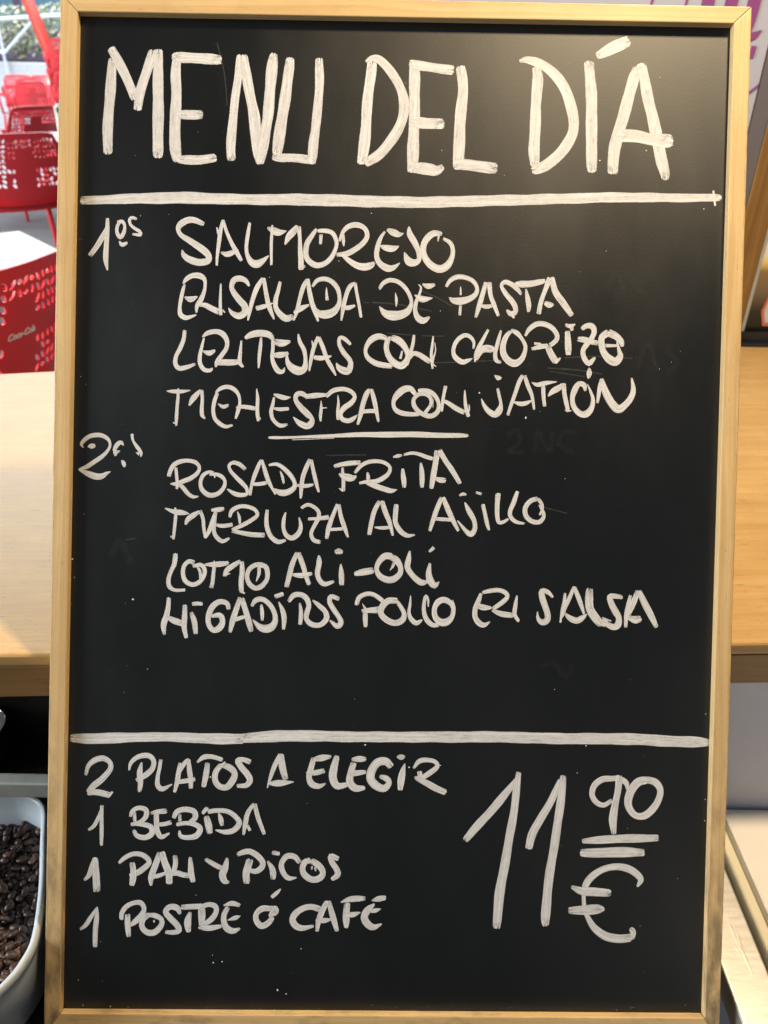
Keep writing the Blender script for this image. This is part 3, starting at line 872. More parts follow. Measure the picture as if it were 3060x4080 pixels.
340,260,60 300,258,50 220,260,58 162,312,52 160,380,58 210,438,60 280,410,54 330,350,46
345,235,40 345,290,84 290,340,24
315,142,36 365,100,38 410,55,14
#price list word CAFÉ
820,270,60 730,242,54 640,257,58 560,312,64 532,380,62 570,440,62 640,460,52 750,438,26
785,495,28 800,400,50 830,310,58 890,182,40
905,182,42 930,280,52 960,380,54 995,492,38
770,380,16 850,385,50 940,368,14
1030,197,10 1120,165,54 1200,155,58 1286,155,38
1098,205,62 1090,300,64 1088,380,64 1088,460,36
1075,322,38 1160,320,50 1234,298,10
1350,177,10 1420,160,54 1495,148,46
1380,212,20 1310,270,64 1272,350,66 1310,420,70 1370,450,60 1454,416,14
1318,294,18 1390,280,42 1444,264,8
@1820,3040,860
#large painted price figure 11
470,115,30 380,230,52 280,350,58 170,470,58 65,595,48
476,72,36 460,200,50 435,400,56 400,600,60 365,800,64 330,1000,68 312,1180,64 305,1272,46
800,130,36 730,280,52 650,420,54 580,550,60 552,660,48
820,98,42 810,200,52 785,400,60 755,600,60 722,800,62 696,1000,64 682,1180,64 682,1252,46
#raised painted cents 90
1312,210,14 1300,150,40 1240,118,36 1190,120,38 1120,127,46 1060,172,44 1040,240,38 1070,300,38 1130,325,36 1195,285,28
1245,98,50 1240,200,46 1218,320,50 1200,440,56 1206,545,36
1465,130,50 1390,150,62 1330,240,58 1320,330,52 1370,402,48 1450,402,52 1530,320,50 1565,220,46 1530,150,50 1450,125,46
#two painted bars under the cents
965,602,34 1100,590,54 1300,582,60 1548,575,50
952,690,50 1100,690,70 1300,686,70 1440,688,52
#painted euro sign
1386,950,14 1412,890,46 1340,822,52 1240,797,48 1130,817,48 1040,872,48 990,940,48 975,1030,30 985,1120,30 1010,1190,36 1060,1270,52 1140,1330,58 1240,1350,62 1340,1342,58
1335,1270,30 1355,1300,44 1345,1355,30
882,953,24 960,985,56 1060,990,64 1182,998,48
860,1135,44 980,1130,70 1080,1122,66 1135,1125,24
"""
words(STROKES, white)

GHOSTS = """2420,1160,16 2450,1080,16 2490,1170,16
2500,1090,16 2560,1170,16
2490,1380,16 2480,1450,16
2540,1470,18 2580,1370,18 2620,1480,18
2650,1400,16 2700,1440,18 2660,1490,16
2020,1740,16 2060,1710,16 2070,1760,16 2030,1800,16 2090,1800,14
2130,1800,16 2140,1720,16 2190,1800,16 2200,1720,16
2300,1730,16 2250,1720,18 2230,1770,18 2290,1810,16
2150,2660,20 2200,2640,20 2260,2700,20 2280,2640,14
440,2220,26 480,2160,26 520,2250,22
"""
bm = bmesh.new()
for i, ln in enumerate(GHOSTS.strip().splitlines()):
    P = [tuple(float(q) for q in tok.split(',')) for tok in ln.split()]
    ribbon(bm, P, PANEL_Z+0.00004, 1000*MM, on_board)
o = finish('wiped_writing', bm, faint, board, 'faint grey traces of wiped writing'); o['kind'] = 'stuff'
# fine scratches
scr = paint('scratch_mark', (0.55, 0.53, 0.48), 0.13)
bm = bmesh.new()
for ln in ("1480,1205,5 1600,1215,5 1720,1240,4", "1680,1160,5 1760,1195,5 1800,1220,4", "1540,1328,4 1640,1334,4", "1680,1338,4 1770,1339,5", "2180,1465,5 2300,1475,5 2400,1490,4",
           "2250,1425,5 2400,1420,4 2520,1428,4", "865,170,4 895,300,4 905,420,4", "1450,1205,4 1470,1207,4", "2140,2015,4 2260,2045,4", "1720,1445,4 1900,1440,4 2050,1430,4",
           "300,950,4 330,953,4", "500,2150,4 540,2145,4", "1300,1815,4 1460,1812,4", "2190,1480,4 2330,1500,4"):
    ribbon(bm, [tuple(float(q) for q in tok.split(',')) for tok in ln.split()], PANEL_Z+0.00006, 1000*MM, on_board)
o = finish('surface_scratches', bm, scr, board); o['kind'] = 'stuff'
# flecks of dried paint
bm = bmesh.new()
FL = [(322, 1500, 5), (292, 1638, 5), (334, 2048, 4), (288, 2228, 9), (296, 2301, 5), (285, 2408, 4), (530, 2388, 9), (2415, 1000, 4), (2390, 640, 7), (2575, 600, 7), (2805, 833, 6),
      (1910, 1566, 9), (2095, 1665, 10), (2812, 2845, 5), (2810, 3185, 6), (2808, 3270, 6), (2838, 2682, 8), (1200, 3780, 5), (850, 3836, 8), (885, 3832, 5), (1455, 2968, 8), (2335, 2972, 6),
      (1630, 3058, 7), (1755, 3050, 6), (838, 3096, 7), (2500, 3300, 4), (2700, 3500, 4), (1480, 850, 5), (1350, 1040, 4), (440, 4010, 7), (510, 4014, 4), (330, 4006, 6),
      (312, 3905, 5), (1106, 3945, 10), (1140, 3960, 7), (2300, 3080, 4), (2550, 3690, 4), (1120, 2440, 4), (1760, 600, 4), (2010, 700, 4), (560, 860, 5), (2630, 310, 4)]
FL += [(random.uniform(330, 2780), random.uniform(200, 3980), random.uniform(2.0, 4.0)) for _ in range(45)]
FL += [(random.uniform(260, 2790), random.gauss(4020, 9), random.uniform(1.5, 3.5)) for _ in range(34)]
for x, y, r in FL:
    r *= 0.75
    n = random.randint(5, 7); a0 = random.random()*6
    ring = [bm.verts.new(on_board(x+r*0.6*random.uniform(.6, 1.2)*math.cos(a0+k*6.283/n), y-r*0.6*random.uniform(.6, 1.2)*math.sin(a0+k*6.283/n), PANEL_Z+0.0002)) for k in range(n)]
    top = bm.verts.new(on_board(x, y, PANEL_Z+0.0005))
    for k in range(n): bm.faces.new((ring[k], ring[(k+1) % n], top))
o = from_bm('paint_flecks', bm, specm, board); o['kind'] = 'stuff'
# ================================================================ BEHIND THE BOARD: THE BAR
# timber counter whose front edge the board leans on
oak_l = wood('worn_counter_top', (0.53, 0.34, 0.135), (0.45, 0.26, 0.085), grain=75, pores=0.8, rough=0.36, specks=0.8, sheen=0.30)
fr = wood('counter_edge_shade', (0.31, 0.17, 0.055), (0.22, 0.115, 0.032), grain=90, pores=0.8, rough=0.5, specks=0.3)  # darker than the top: the shade of the front face is in this colour
counter = empty('bar_counter', (0, 0.35, 1.03))
tag(counter, 'worn varnished wooden counter with a thick front edge, behind the board', 'counter')
gl = 0.0455; sgn = 0.0
def cpt(x, d):    # along the front edge, d back from it
    return (x, -0.0305+0.0512*x+d*1.0)
CX0, CX1 = -1.3, 1.5
D1 = (0.723+0.185*0, )
pts = [cpt(CX0, 0.0), cpt(CX1, 0.0), (CX1, 1.10), (CX0, 0.50)]
def add(root, name, bm, mat, smooth=False):
    """mesh built in world coordinates -> child of root"""
    for v in bm.verts: v.co -= root.location
    return from_bm(name, bm, mat, root, smooth)
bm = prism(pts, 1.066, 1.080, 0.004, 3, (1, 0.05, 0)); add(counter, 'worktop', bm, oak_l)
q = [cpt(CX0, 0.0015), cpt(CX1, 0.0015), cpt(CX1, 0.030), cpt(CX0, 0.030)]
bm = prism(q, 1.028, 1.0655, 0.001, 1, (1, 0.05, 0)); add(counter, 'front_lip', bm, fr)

# below the counter, left: dark shelf space with a steel edged shelf
black = plain('black_laminate', (0.008, 0.0075, 0.007), 0.35)
steel = plain('brushed_steel', (0.55, 0.55, 0.53), 0.28, 1.0, scale=60)
dsteel = plain('dull_steel', (0.36, 0.37, 0.34), 0.42, 0.35, scale=40)
bench = empty('back_bench', (0, -0.2, 0.70))
tag(bench, 'black work bench under the counter on which the board and the tub stand', 'bench')
add(bench, 'bench_top', box(-1.2, 0.309, -0.9, -0.004, 0.70, 0.7925, 0.002), black)
add(bench, 'back_panel', box(-1.2, 0.309, -0.003, 0.006, 0.70, 1.027), black)
add(bench, 'steel_strip', box(-1.2, 0.30, -0.309, -0.3045, 0.7926, 0.7955, 0.0008), steel)
shelf = empty('under_shelf', (-0.6, -0.02, 0.915))
tag(shelf, 'dark shelf with a dull steel front rail, behind the coffee bean tub', 'shelf')
add(shelf, 'front_rail', box(-1.2, 0.28, -0.0645, -0.0505, 0.908, 0.929, 0.003, seg=3), dsteel)
add(shelf, 'shelf_board', box(-1.2, 0.28, -0.0500, -0.0035, 0.912, 0.922), black)
# low steel cup on the shelf, only its rim in view
cup = empty('steel_cup', (-0.409, -0.030, 0.9225)); tag(cup, 'small polished steel cup on the dark shelf, its rim at the left edge', 'cup')
def lathe(prof, seg=40):
    bm = bmesh.new(); rings = []
    for r, z in prof: rings.append([bm.verts.new((r*math.cos(6.2832*k/seg), r*math.sin(6.2832*k/seg), z)) for k in range(seg)])
    for a, b in zip(rings, rings[1:]):
        for k in range(seg): bm.faces.new((a[k], a[(k+1) % seg], b[(k+1) % seg], b[k]))
    return bm
chrome = plain('polished_steel', (0.75, 0.74, 0.72), 0.12, 1.0, var=0.03)
bm = lathe([(0.001, 0.0), (0.022, 0.0), (0.025, 0.02), (0.0265, 0.045), (0.028, 0.048), (0.0275, 0.050), (0.0255, 0.047), (0.024, 0.02), (0.001, 0.006)])
from_bm('cup_body', bm, chrome, cup, True)
bm = bmesh.new(); tube(bm, [(-0.026, 0, 0.04), (-0.04, 0, 0.04), (-0.043, 0, 0.028), (-0.036, 0, 0.014), (-0.024, 0, 0.012)], 0.0022, 8)
from_bm('cup_handle', bm, chrome, cup, True)

# plastic tub of coffee beans
tub = empty('plastic_tub', (-0.41, -0.16, 0.7926))
tag(tub, 'translucent grey plastic tub filled with coffee beans, left of the board', 'tub')
rimP = [(-.404, -.036), (-.386, -.034), (-.369, -.038), (-.351, -.051), (-.336, -.090), (-.318, -.141), (-.307, -.185), (-.308, -.206), (-.315, -.225), (-.330, -.243),
        (-.365, -.262), (-.43, -.268), (-.49, -.255), (-.515, -.22), (-.515, -.14), (-.50, -.07), (-.46, -.042)]
ring = crom([(a, b) for a, b in rimP], 0.006, True)
cxy = Vector((-0.41, -0.155))
def inset(d, z, shrink=1.0):
    out = []; n = len(ring)
    for i, p in enumerate(ring):
        a, b = ring[i-1], ring[(i+1) % n]; tx, ty = b[0]-a[0], b[1]-a[1]; l = math.hypot(tx, ty)
        nx, ny = ty/l, -tx/l
        if (cxy.x-p[0])*nx+(cxy.y-p[1])*ny < 0: nx, ny = -nx, -ny
        out.append((p[0]+nx*d, p[1]+ny*d, z))
    return out
bm = bmesh.new(); loops = []
for d, z in ((0.016, 0.794), (0.010, 0.798), (0.004, 0.864), (0.0035, 0.869), (0.0, 0.870), (-0.0002, 0.878), (0.0008, 0.8802), (0.003, 0.8805), (0.0055, 0.8785), (0.0062, 0.874), (0.0078, 0.868), (0.013, 0.800)):
    loops.append([bm.verts.new(v) for v in inset(d, z)])
n = len(ring)
for a, b in zip(loops, loops[1:]):
    for k in range(n): bm.faces.new((a[k], a[(k+1) % n], b[(k+1) % n], b[k]))
bm.faces.new(loops[0]); bm.faces.new(list(reversed(loops[-1])))
pl = plain('milky_plastic', (0.56, 0.62, 0.66), 0.30, 0.0, var=0.05, scale=14)
pn = pl.node_tree.nodes['Principled BSDF']; pn.inputs['Transmission Weight'].default_value = 0.12; pn.inputs['Subsurface Weight'].default_value = 0.25
pn.inputs['Subsurface Radius'].default_value = (0.01, 0.01, 0.01)
add(tub, 'tub_body', bm, pl, True)

# coffee beans
def inside(x, y, m=0.013):
    P = inset(m, 0); c = False; j = len(P)-1
    for i in range(len(P)):
        xi, yi, xj, yj = P[i][0], P[i][1], P[j][0], P[j][1]
        if (yi > y) != (yj > y) and x < (xj-xi)*(y-yi)/(yj-yi)+xi: c = not c
        j = i
    return c
def bean_mesh(i):
    bm = bmesh.new(); bmesh.ops.create_uvsphere(bm, u_segments=16, v_segments=10, radius=1.0)
    for v in bm.verts:
        x, y, z = v.co
        z = z if z < 0 else z*0.55                      # flat face upwards
        if z > 0.05: z -= 0.30*math.exp(-(y+0.10*math.sin(x*2.4+i))**2/0.018)*(1-abs(x)**4)
        v.co = (x*0.0052*(1+0.03*i), y*0.0038, z*0.0033)
    me = bpy.data.meshes.new('coffee_bean'); bm.to_mesh(me); bm.free()
    for p in me.polygons: p.use_smooth = True
    return me
t = NT('roasted_bean'); oi = t.new('ShaderNodeObjectInfo'); co = t.obj()
rc = t.ramp(oi.outputs['Random'], [(0.0, (0.026, 0.013, 0.009)), (0.65, (0.052, 0.025, 0.016)), (0.95, (0.085, 0.042, 0.025)), (1.0, (0.17, 0.085, 0.045))])
t.base(t.mix(t.ramp(t.noise(co, 500, 3), [(0.35, 0.35), (0.65, 0.0)]), rc, (0.012, 0.007, 0.005)))
t.set(Roughness=0.48); t.bump(t.noise(co, 900, 3), 0.2, 0.0003)
beanm = t.m
bms = [bean_mesh(i) for i in range(3)]
for m in bms: m.materials.append(beanm)
def heap_z(x, y): return 0.846+0.010*math.sin(x*37+1)*math.cos(y*29)+0.045*max(0, -(y+0.16))-0.03*max(0, y+0.11)
spots = []
tries = 0
while len(spots) < 296 and tries < 60000:
    tries += 1
    x = random.uniform(-0.445, -0.305); y = random.uniform(-0.262, -0.045)
    if not inside(x, y, 0.0125): continue
    lay = 0 if len(spots) < 215 else 1
    mind = 0.0066 if lay == 0 else 0.0078
    if any(l == lay and (x-a)**2+(y-b)**2 < mind**2 for a, b, l in spots): 
        if tries < 30000 or lay == 0:
            if tries > 24000 and lay == 0: break
            continue
    spots.append((x, y, lay))
for i, (x, y, lay) in enumerate(spots):
    o = bpy.data.objects.new('coffee_bean', bms[i % 3]); col.objects.link(o)
    o.location = (x, y, heap_z(x, y)+0.0045*lay)
    up = random.random() < 0.45
    o.rotation_euler = (random.gauss(0 if up else math.pi, 0.5), random.gauss(0, 0.45), random.uniform(0, 6.28))
    tag(o, 'glossy dark roasted coffee bean in the heap filling the plastic tub', 'coffee bean', 'coffee beans in the plastic tub')
# the mass of beans below them
hm = plain('bean_mass', (0.026, 0.014, 0.010), 0.42)
tb = bmesh.new(); bmesh.ops.create_icosphere(tb, subdivisions=2, radius=1.0)
bv = [tuple(v.co) for v in tb.verts]; bf = [tuple(v.index for v in f.verts) for f in tb.faces]; tb.free()
VV = []; FF = []; count = 0
while count < 1300:
    x = random.uniform(-0.515, -0.305); y = random.uniform(-0.262, -0.045)
    if not inside(x, y, 0.0135): continue
    count += 1
    M3 = Matrix.Rotation(random.uniform(0, 6.28), 3, 'Z') @ Matrix.Rotation(random.gauss(0, 0.5), 3, 'X') @ Matrix.Rotation(random.gauss(0, 0.5), 3, 'Y')
    c0_ = Vector((x, y, heap_z(x, y)-0.0035-random.random()*0.0035)); base = len(VV)
    for p in bv: VV.append(tuple(M3 @ Vector((p[0]*0.0052, p[1]*0.0038, p[2]*0.0027))+c0_))
    FF += [tuple(base+i for i in f) for f in bf]
me = bpy.data.meshes.new('coffee_bean_heap'); me.from_pydata(VV, [], FF)
for p in me.polygons: p.use_smooth = True
o = link('coffee_bean_heap', me, hm); tag(o, 'dark mass of coffee beans filling the lower part of the plastic tub', 'coffee beans', None, 'stuff')

# right: white panel below the counter, white appliance lid, cream trim, steel worktop
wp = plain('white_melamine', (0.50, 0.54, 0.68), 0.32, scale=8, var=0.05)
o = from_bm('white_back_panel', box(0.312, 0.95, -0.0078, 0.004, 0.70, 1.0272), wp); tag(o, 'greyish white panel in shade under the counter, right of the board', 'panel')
appl = empty('white_appliance', (0.6, -0.3, 0.70)); tag(appl, 'low white appliance with a cream edged lid, right of the board', 'appliance')
lidm = plain('warm_white_enamel', (0.86, 0.83, 0.80), 0.35, scale=6, var=0.04)
trim = plain('cream_rubber_trim', (0.78, 0.73, 0.56), 0.45, scale=12, var=0.06)
add(appl, 'lid', box(0.372, 0.95, -0.75, -0.010, 0.80, 0.841, 0.002), lidm)
add(appl, 'edge_trim', box(0.3600, 0.3715, -0.75, -0.010, 0.815, 0.8335, 0.004, seg=4), trim)
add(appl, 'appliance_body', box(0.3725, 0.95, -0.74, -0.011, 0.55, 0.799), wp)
t = NT('scratched_stainless'); co = t.obj()
sn = t.noise(t.mapping(co, (30, 190, 30)), 1.0, 4, 0.6); sp = t.noise(t.mapping(co, (160, 25, 20), (0, 0, 0), (0, 0, 0.3)), 1.0, 3)
t.base(t.mix(sn, (0.66, 0.63, 0.58), (0.82, 0.79, 0.74))); t.set(Metallic=0.9, Roughness=t.math('MULTIPLY_ADD', sn, 0.16, 0.33)); t.bump(t.math('ADD', sn, t.ramp(sp, [(0.62, 0.0), (0.7, 1.0)])), 0.15, 0.0006)
o = from_bm('steel_worktop', box(0.3145, 0.3565, -0.95, -0.0100, 0.800, 0.826, 0.0025, seg=4), t.m, None); tag(o, 'scratched stainless steel worktop strip reflecting the warm ceiling lamp, lower right', 'worktop')

# behind the counter, right: sign, timber post, framed poster
signm = plain('sign_board_white', (0.38, 0.40, 0.50), 0.45, scale=5, var=0.03)
purp = plain('purple_lettering', (0.22, 0.055, 0.20), 0.5, scale=20, var=0.05)
sg = empty('purple_sign', (0.3, 0.91, 1.08)); tag(sg, 'pale sign board with purple script lettering behind the top right corner', 'sign')
add(sg, 'sign_panel', box(-0.25, 0.6085, 0.902, 0.914, 1.0805, 2.1), signm)
PS = [[(0.4076, 1.6362, 0.0041), (0.4063, 1.6269, 0.0041), (0.404, 1.60, .0041)], [(0.4627, 1.6374, 0.0041), (0.4615, 1.6287, 0.0041), (.458, 1.60, .0041)],
      [(0.4967, 1.6600, 0.0206), (0.4964, 1.6274, 0.0206), (0.495, 1.58, .0206)], [(0.535, 1.6600, 0.0206), (0.5335, 1.6276, 0.0206), (.531, 1.58, .0206)],
      [(0.5700, 1.6700, 0.0216), (0.5695, 1.6196, 0.0206), (0.5665, 1.5950, 0.0200), (0.5730, 1.5862, 0.013), (0.5835, 1.5895, 0.010), (0.5921, 1.5961, 0.0012)],
      [(0.5855, 1.5740, 0.0090), (0.5850, 1.5570, 0.0080)], [(0.5914, 1.5044, 0.0033), (0.6097, 1.5199, 0.0033)]]
bm = bmesh.new()
for k, s in enumerate(PS):
    Q = crom(s, 0.004); prev = None
    for i, q in enumerate(Q):
        a, b = Q[max(0, i-1)], Q[min(len(Q)-1, i+1)]; tx, tz = b[0]-a[0], b[1]-a[1]; l = math.hypot(tx, tz) or 1
        nx, nz = -tz/l*q[2]/2, tx/l*q[2]/2; y = 0.9012-0.0002*k
        cur = (bm.verts.new((min(q[0]+nx, .608), y, q[1]+nz)), bm.verts.new((min(q[0]-nx, .608), y, q[1]-nz)))
        if prev: bm.faces.new((prev[0], prev[1], cur[1], cur[0]))
        prev = cur
add(sg, 'script_lettering', bm, purp)
post = wood('dark_post', (0.24, 0.13, 0.035), (0.17, 0.085, 0.022), grain=70, pores=0.3, rough=0.4)
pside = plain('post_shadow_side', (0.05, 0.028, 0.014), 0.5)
po = empty('timber_post', (0.645, 0.9, 1.08)); tag(po, 'brown varnished timber post between the pale sign and the framed poster', 'post')
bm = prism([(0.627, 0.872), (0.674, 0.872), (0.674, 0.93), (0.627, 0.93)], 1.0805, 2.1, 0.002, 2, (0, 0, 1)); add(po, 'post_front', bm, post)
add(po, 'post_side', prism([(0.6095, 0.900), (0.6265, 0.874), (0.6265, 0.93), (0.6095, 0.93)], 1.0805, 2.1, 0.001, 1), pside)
fp = empty('framed_poster', (0.75, 0.9, 1.08)); tag(fp, 'glossy dark poster in a pale frame standing on the counter, right edge', 'poster')
add(fp, 'poster_frame', box(0.6745, 0.688, 0.888, 0.91, 1.0805, 1.62, 0.002), plain('pale_frame', (0.42, 0.47, 0.52), 0.4))
t = NT('poster_painted_glow'); co = t.obj(); sep = t.new('ShaderNodeSeparateXYZ'); t.put(sep.inputs[0], co)
# lamp reflection painted in as a bright band over a brown to black ground
z = sep.outputs[2]; x = sep.outputs[0]
g = t.ramp(z, [(0.02, (0.010, 0.013, 0.013)), (0.06, (0.035, 0.033, 0.028)), (0.10, (0.21, 0.165, 0.125)), (0.135, (0.30, 0.20, 0.10)), (0.150, (0.85, 0.70, 0.25)), (0.165, (0.9, 0.88, 0.80)), (0.27, (0.88, 0.88, 0.84)), (0.31, (0.2, 0.2, 0.18)), (1.0, (0.1, 0.1, 0.1))])
t.base(g); t.set(Roughness=0.25)
add(fp, 'poster_sheet', box(0.6885, 0.95, 0.896, 0.906, 1.0805, 1.60), t.m)
for nm, s, m, yy in (('hexagon_border', 1.0, plain('coral_print', (0.60, 0.17, 0.10), 0.4), 0.8948), ('hexagon_field', 0.78, plain('white_print', (0.55, 0.55, 0.58), 0.4), 0.8942)):
    H = [(0.7131, 1.1412), (0.7200, 1.1730), (0.7490, 1.1760), (0.7557, 1.1450), (0.7500, 1.1120), (0.7230, 1.1120)]
    hx = sum(a for a, b in H)/6; hz = sum(b for a, b in H)/6
    bm = bmesh.new(); f = bm.faces.new([bm.verts.new((hx+(a-hx)*s, yy, hz+(b-hz)*s)) for a, b in H]); add(fp, nm, bm, m)
# dark small things at the foot of the poster
tray = empty('black_tray', (0.72, 0.84, 1.0805)); tag(tray, 'small black tray on the counter at the foot of the poster', 'tray')
bk = plain('black_plastic', (0.012, 0.014, 0.017), 0.3)
add(tray, 'tray_base', box(0.60, 0.84, 0.862, 0.8785, 1.0805, 1.086, 0.002), bk)
add(tray, 'tray_back', box(0.60, 0.84, 0.879, 0.886, 1.0805, 1.104, 0.001), bk)

# ================================================================ THE TERRACE
G = 0.35
t = NT('terrace_paving'); co = t.obj()
n = t.noise(co, 2.2, 4); br = t.new('ShaderNodeTexBrick'); t.put(br.inputs['Vector'], t.mapping(co, (1, 1, 1), (0, 0, 0), (0, 0, 0.5)))
br.inputs['Scale'].default_value = 1.6; br.inputs['Mortar Size'].default_value = 0.012
br.inputs['Color1'].default_value = (0.42, 0.44, 0.46, 1); br.inputs['Color2'].default_value = (0.36, 0.38, 0.41, 1); br.inputs['Mortar'].default_value = (0.22, 0.23, 0.25, 1)
t.base(t.mix(t.ramp(n, [(0.3, 0.0), (0.7, 0.4)]), br.outputs[0], (0.30, 0.31, 0.31))); t.set(Roughness=0.5)
bm = bmesh.new(); bm.faces.new([bm.verts.new(p) for p in ((-60, 1.15, G), (40, 1.15, G), (40, 120, G), (-60, 120, G))])
o = from_bm('terrace_ground', bm, t.m); tag(o, 'pale paved terrace ground', None, None, 'structure')
bm = box(-1.3, 1.5, 1.12, 1.14, G, 1.0)
bm2 = bmesh.new(); bm.free()
bm2 = prism([(-2.2, 0.40), (-1.3, 0.52), (1.5, 1.11), (1.5, 1.14), (-1.3, 0.55), (-2.2, 0.43)], 0.0, 1.039)
o = from_bm('counter_outer_wall', bm2, plain('brown_wall_paint', (0.10, 0.07, 0.05), 0.6)); tag(o, 'brown wall carrying the counter on the terrace side', 'wall')

dp = plain('painted_shade_paving', (0.060, 0.058, 0.062), 0.7, scale=4, var=0.4)  # dark sheet colouring in the shade on the ground under the chairs
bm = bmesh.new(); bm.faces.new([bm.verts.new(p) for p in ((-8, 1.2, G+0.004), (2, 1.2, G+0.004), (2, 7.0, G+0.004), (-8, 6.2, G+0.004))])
o = from_bm('pavement_shade', bm, dp); tag(o, 'terrace ground beside the bar with its shade painted as a dark strip', None, None, 'structure')
red = plain('red_plastic', (0.80, 0.050, 0.062), 0.32, scale=9, var=0.05)
logo_m = plain('white_print_logo', (0.92, 0.88, 0.88), 0.5)
def shell_mesh(name, w, h, holes=True):
    """perforated back: a curved grid of cells, each with its own leaf shaped hole"""
    rng = random.Random(3); nx, ny = 18, 16
    def warp(x, y):                     # x -1..1, y 0..1 -> chair coordinates (front is -Y)
        W = 0.245-0.050*y-0.010*y*y
        if y > 0.86: W -= 0.22*max(0, (y-0.86))**1.2
        X = x*W; Z = 0.40+h*y-0.010*abs(x)**4*y
        Y = 0.165+0.115*y-1.1*X*X
        return (X, Y, Z)
    bm = bmesh.new(); V = {}
    def vert(x, y):
        k = (round(x, 4), round(y, 4))
        if k not in V: V[k] = bm.verts.new(warp(x, y))
        return V[k]
    for i in range(nx):
        for j in range(ny):
            x0, x1 = -1+2*i/nx, -1+2*(i+1)/nx; y0, y1 = j/ny, (j+1)/ny; xm, ym = (x0+x1)/2, (y0+y1)/2
            O = [(x0, y0), (xm, y0), (x1, y0), (x1, ym), (x1, y1), (xm, y1), (x0, y1), (x0, ym)]
            hole = 0 < i < nx-1 and 4 < j < ny-1 and not (7 <= i <= 10 and j < ny-3)
            if hole and j < 8 and rng.random() < 0.2: hole = False
            if j in (ny-7, ny-6) and i < 13: hole = False
            if not hole: bm.faces.new([vert(*p) for p in O]); continue
            cx = w/2/(nx/2)/2*0.9; cy = h/ny/2
            a = rng.choice((0.75, 2.35, 0.85, 2.25, 1.5, 0.1))+rng.uniform(-.12, .12); L, B = (0.0145, 0.0064) if abs(math.sin(2*a)) > 0.8 else (0.0116, 0.0062)
            H = []; jx_ = rng.uniform(-.0016, .0016); jy_ = rng.uniform(-.0014, .0014)
            for k in range(8):
                q = R_(225+45*k)-a; rr = 1/math.sqrt((math.cos(q)/L)**2+(math.sin(q)/B)**2)
                px, py = rr*math.cos(R_(225+45*k)), rr*math.sin(R_(225+45*k))
                H.append(bm.verts.new(warp(xm+(px+jx_)/0.225, ym+(py+jy_)/h)))
            for k in range(8): bm.faces.new((vert(*O[k]), vert(*O[(k+1) % 8]), H[(k+1) % 8], H[k]))
    bmesh.ops.recalc_face_normals(bm, faces=bm.faces)
    bmesh.ops.solidify(bm, geom=list(bm.faces), thickness=0.005)
    me = bpy.data.meshes.new(name); bm.to_mesh(me); bm.free(); me.materials.append(red)
    for p in me.polygons: p.use_smooth = False
    return me
BACK = shell_mesh('backrest', 0.46, 0.40)
def seat_mesh():
    bm = bmesh.new(); nx, ny = 13, 10; g = {}
    for i in range(nx):
        for j in range(ny):
            a = i/(nx-1)*2-1; b = j/(ny-1)
            x = a*0.225*(1-0.10*(1-b)); y = -0.22+0.44*b
            z = 0.435-0.022*(1-a*a)*math.sin(b*3.14)-0.035*max(0, 0.25-b)**1.0*4*0.5+0.02*abs(a)**3
            g[i, j] = bm.verts.new((x, y, z))
    for i in range(nx-1):
        for j in range(ny-1): bm.faces.new((g[i, j], g[i+1, j], g[i+1, j+1], g[i, j+1]))
    r = bmesh.ops.solidify(bm, geom=list(bm.faces), thickness=0.008)
    return bm
def make_chair():
    root = empty('terrace_chair')
    o = link('backrest', BACK, None, root)
    from_bm('seat', seat_mesh(), red, root, True)
    for sx in (-1, 1):
        for y0, y1 in ((-0.19, -0.22), (0.18, 0.25)):
            bm = bmesh.new(); tube(bm, [(sx*0.195, y0, 0.42), (sx*0.215, (y0+y1)/2, 0.2), (sx*0.225, y1, 0.0)], 0.018, 8, 0.012); from_bm('leg', bm, red, root, True)
        bm = bmesh.new(); tube(bm, [(sx*0.222, 0.215, 0.52), (sx*0.24, 0.19, 0.635), (sx*0.245, 0.10, 0.655), (sx*0.245, -0.10, 0.648), (sx*0.235, -0.17, 0.60), (sx*0.205, -0.19, 0.43)], 0.017, 8); from_bm('armrest', bm, red, root, True)
    return root
proto = make_chair()
def copy_tree(o, parent=None):
    c = o.copy(); col.objects.link(c); c.parent = parent
    for ch in [x for x in o.children]: copy_tree(ch, c)
    return c
used = False
def chair(tx, ty, fx, fy, label, dz=0.0):
    global used
    o = proto if not used else copy_tree(proto)
    used = True
    l = math.hypot(fx, fy); fx /= l; fy /= l
    o.location = (tx+fx*0.29, ty+fy*0.29, G+dz); o.rotation_euler = (0, 0, math.atan2(fx, -fy))
    tag(o, label, 'chair', 'red perforated plastic chairs on the terrace')
    return o
near = chair(-0.775, 1.10, -0.957, 0.29, 'nearest red chair, its perforated back with a white script mark just beyond the counter')
chair(-1.90, 3.86, -0.62, 0.78, 'red chair with a perforated back and armrest beyond the near white table')
chair(-4.75, 11.2, 0.38, -0.92, 'red chair facing the bar with open floor before its front legs')
chair(-4.30, 10.1, -0.75, 0.65, 'red chair turned away at the near side of the far white table')
chair(-5.35, 12.2, 0.5, -0.86, 'red chair at the left edge in front of the white planter')
chair(-5.0, 12.3, 0.30, -0.95, 'red chair behind the one facing the bar, close to the parasol pole')
chair(-4.1, 11.9, -0.2, 0.98, 'red chair between the parasol pole and the stack of chairs')
chair(-2.62, 5.9, -0.8, 0.6, 'red chair standing beyond the middle white table with the napkin holder')
NTH = ('lowest', 'second', 'third', 'topmost')
for k in range(4):
    chair(-3.42, 9.0, -0.3, 0.95, NTH[k]+' red chair of the stack beside the parasol pole', 0.15*k)
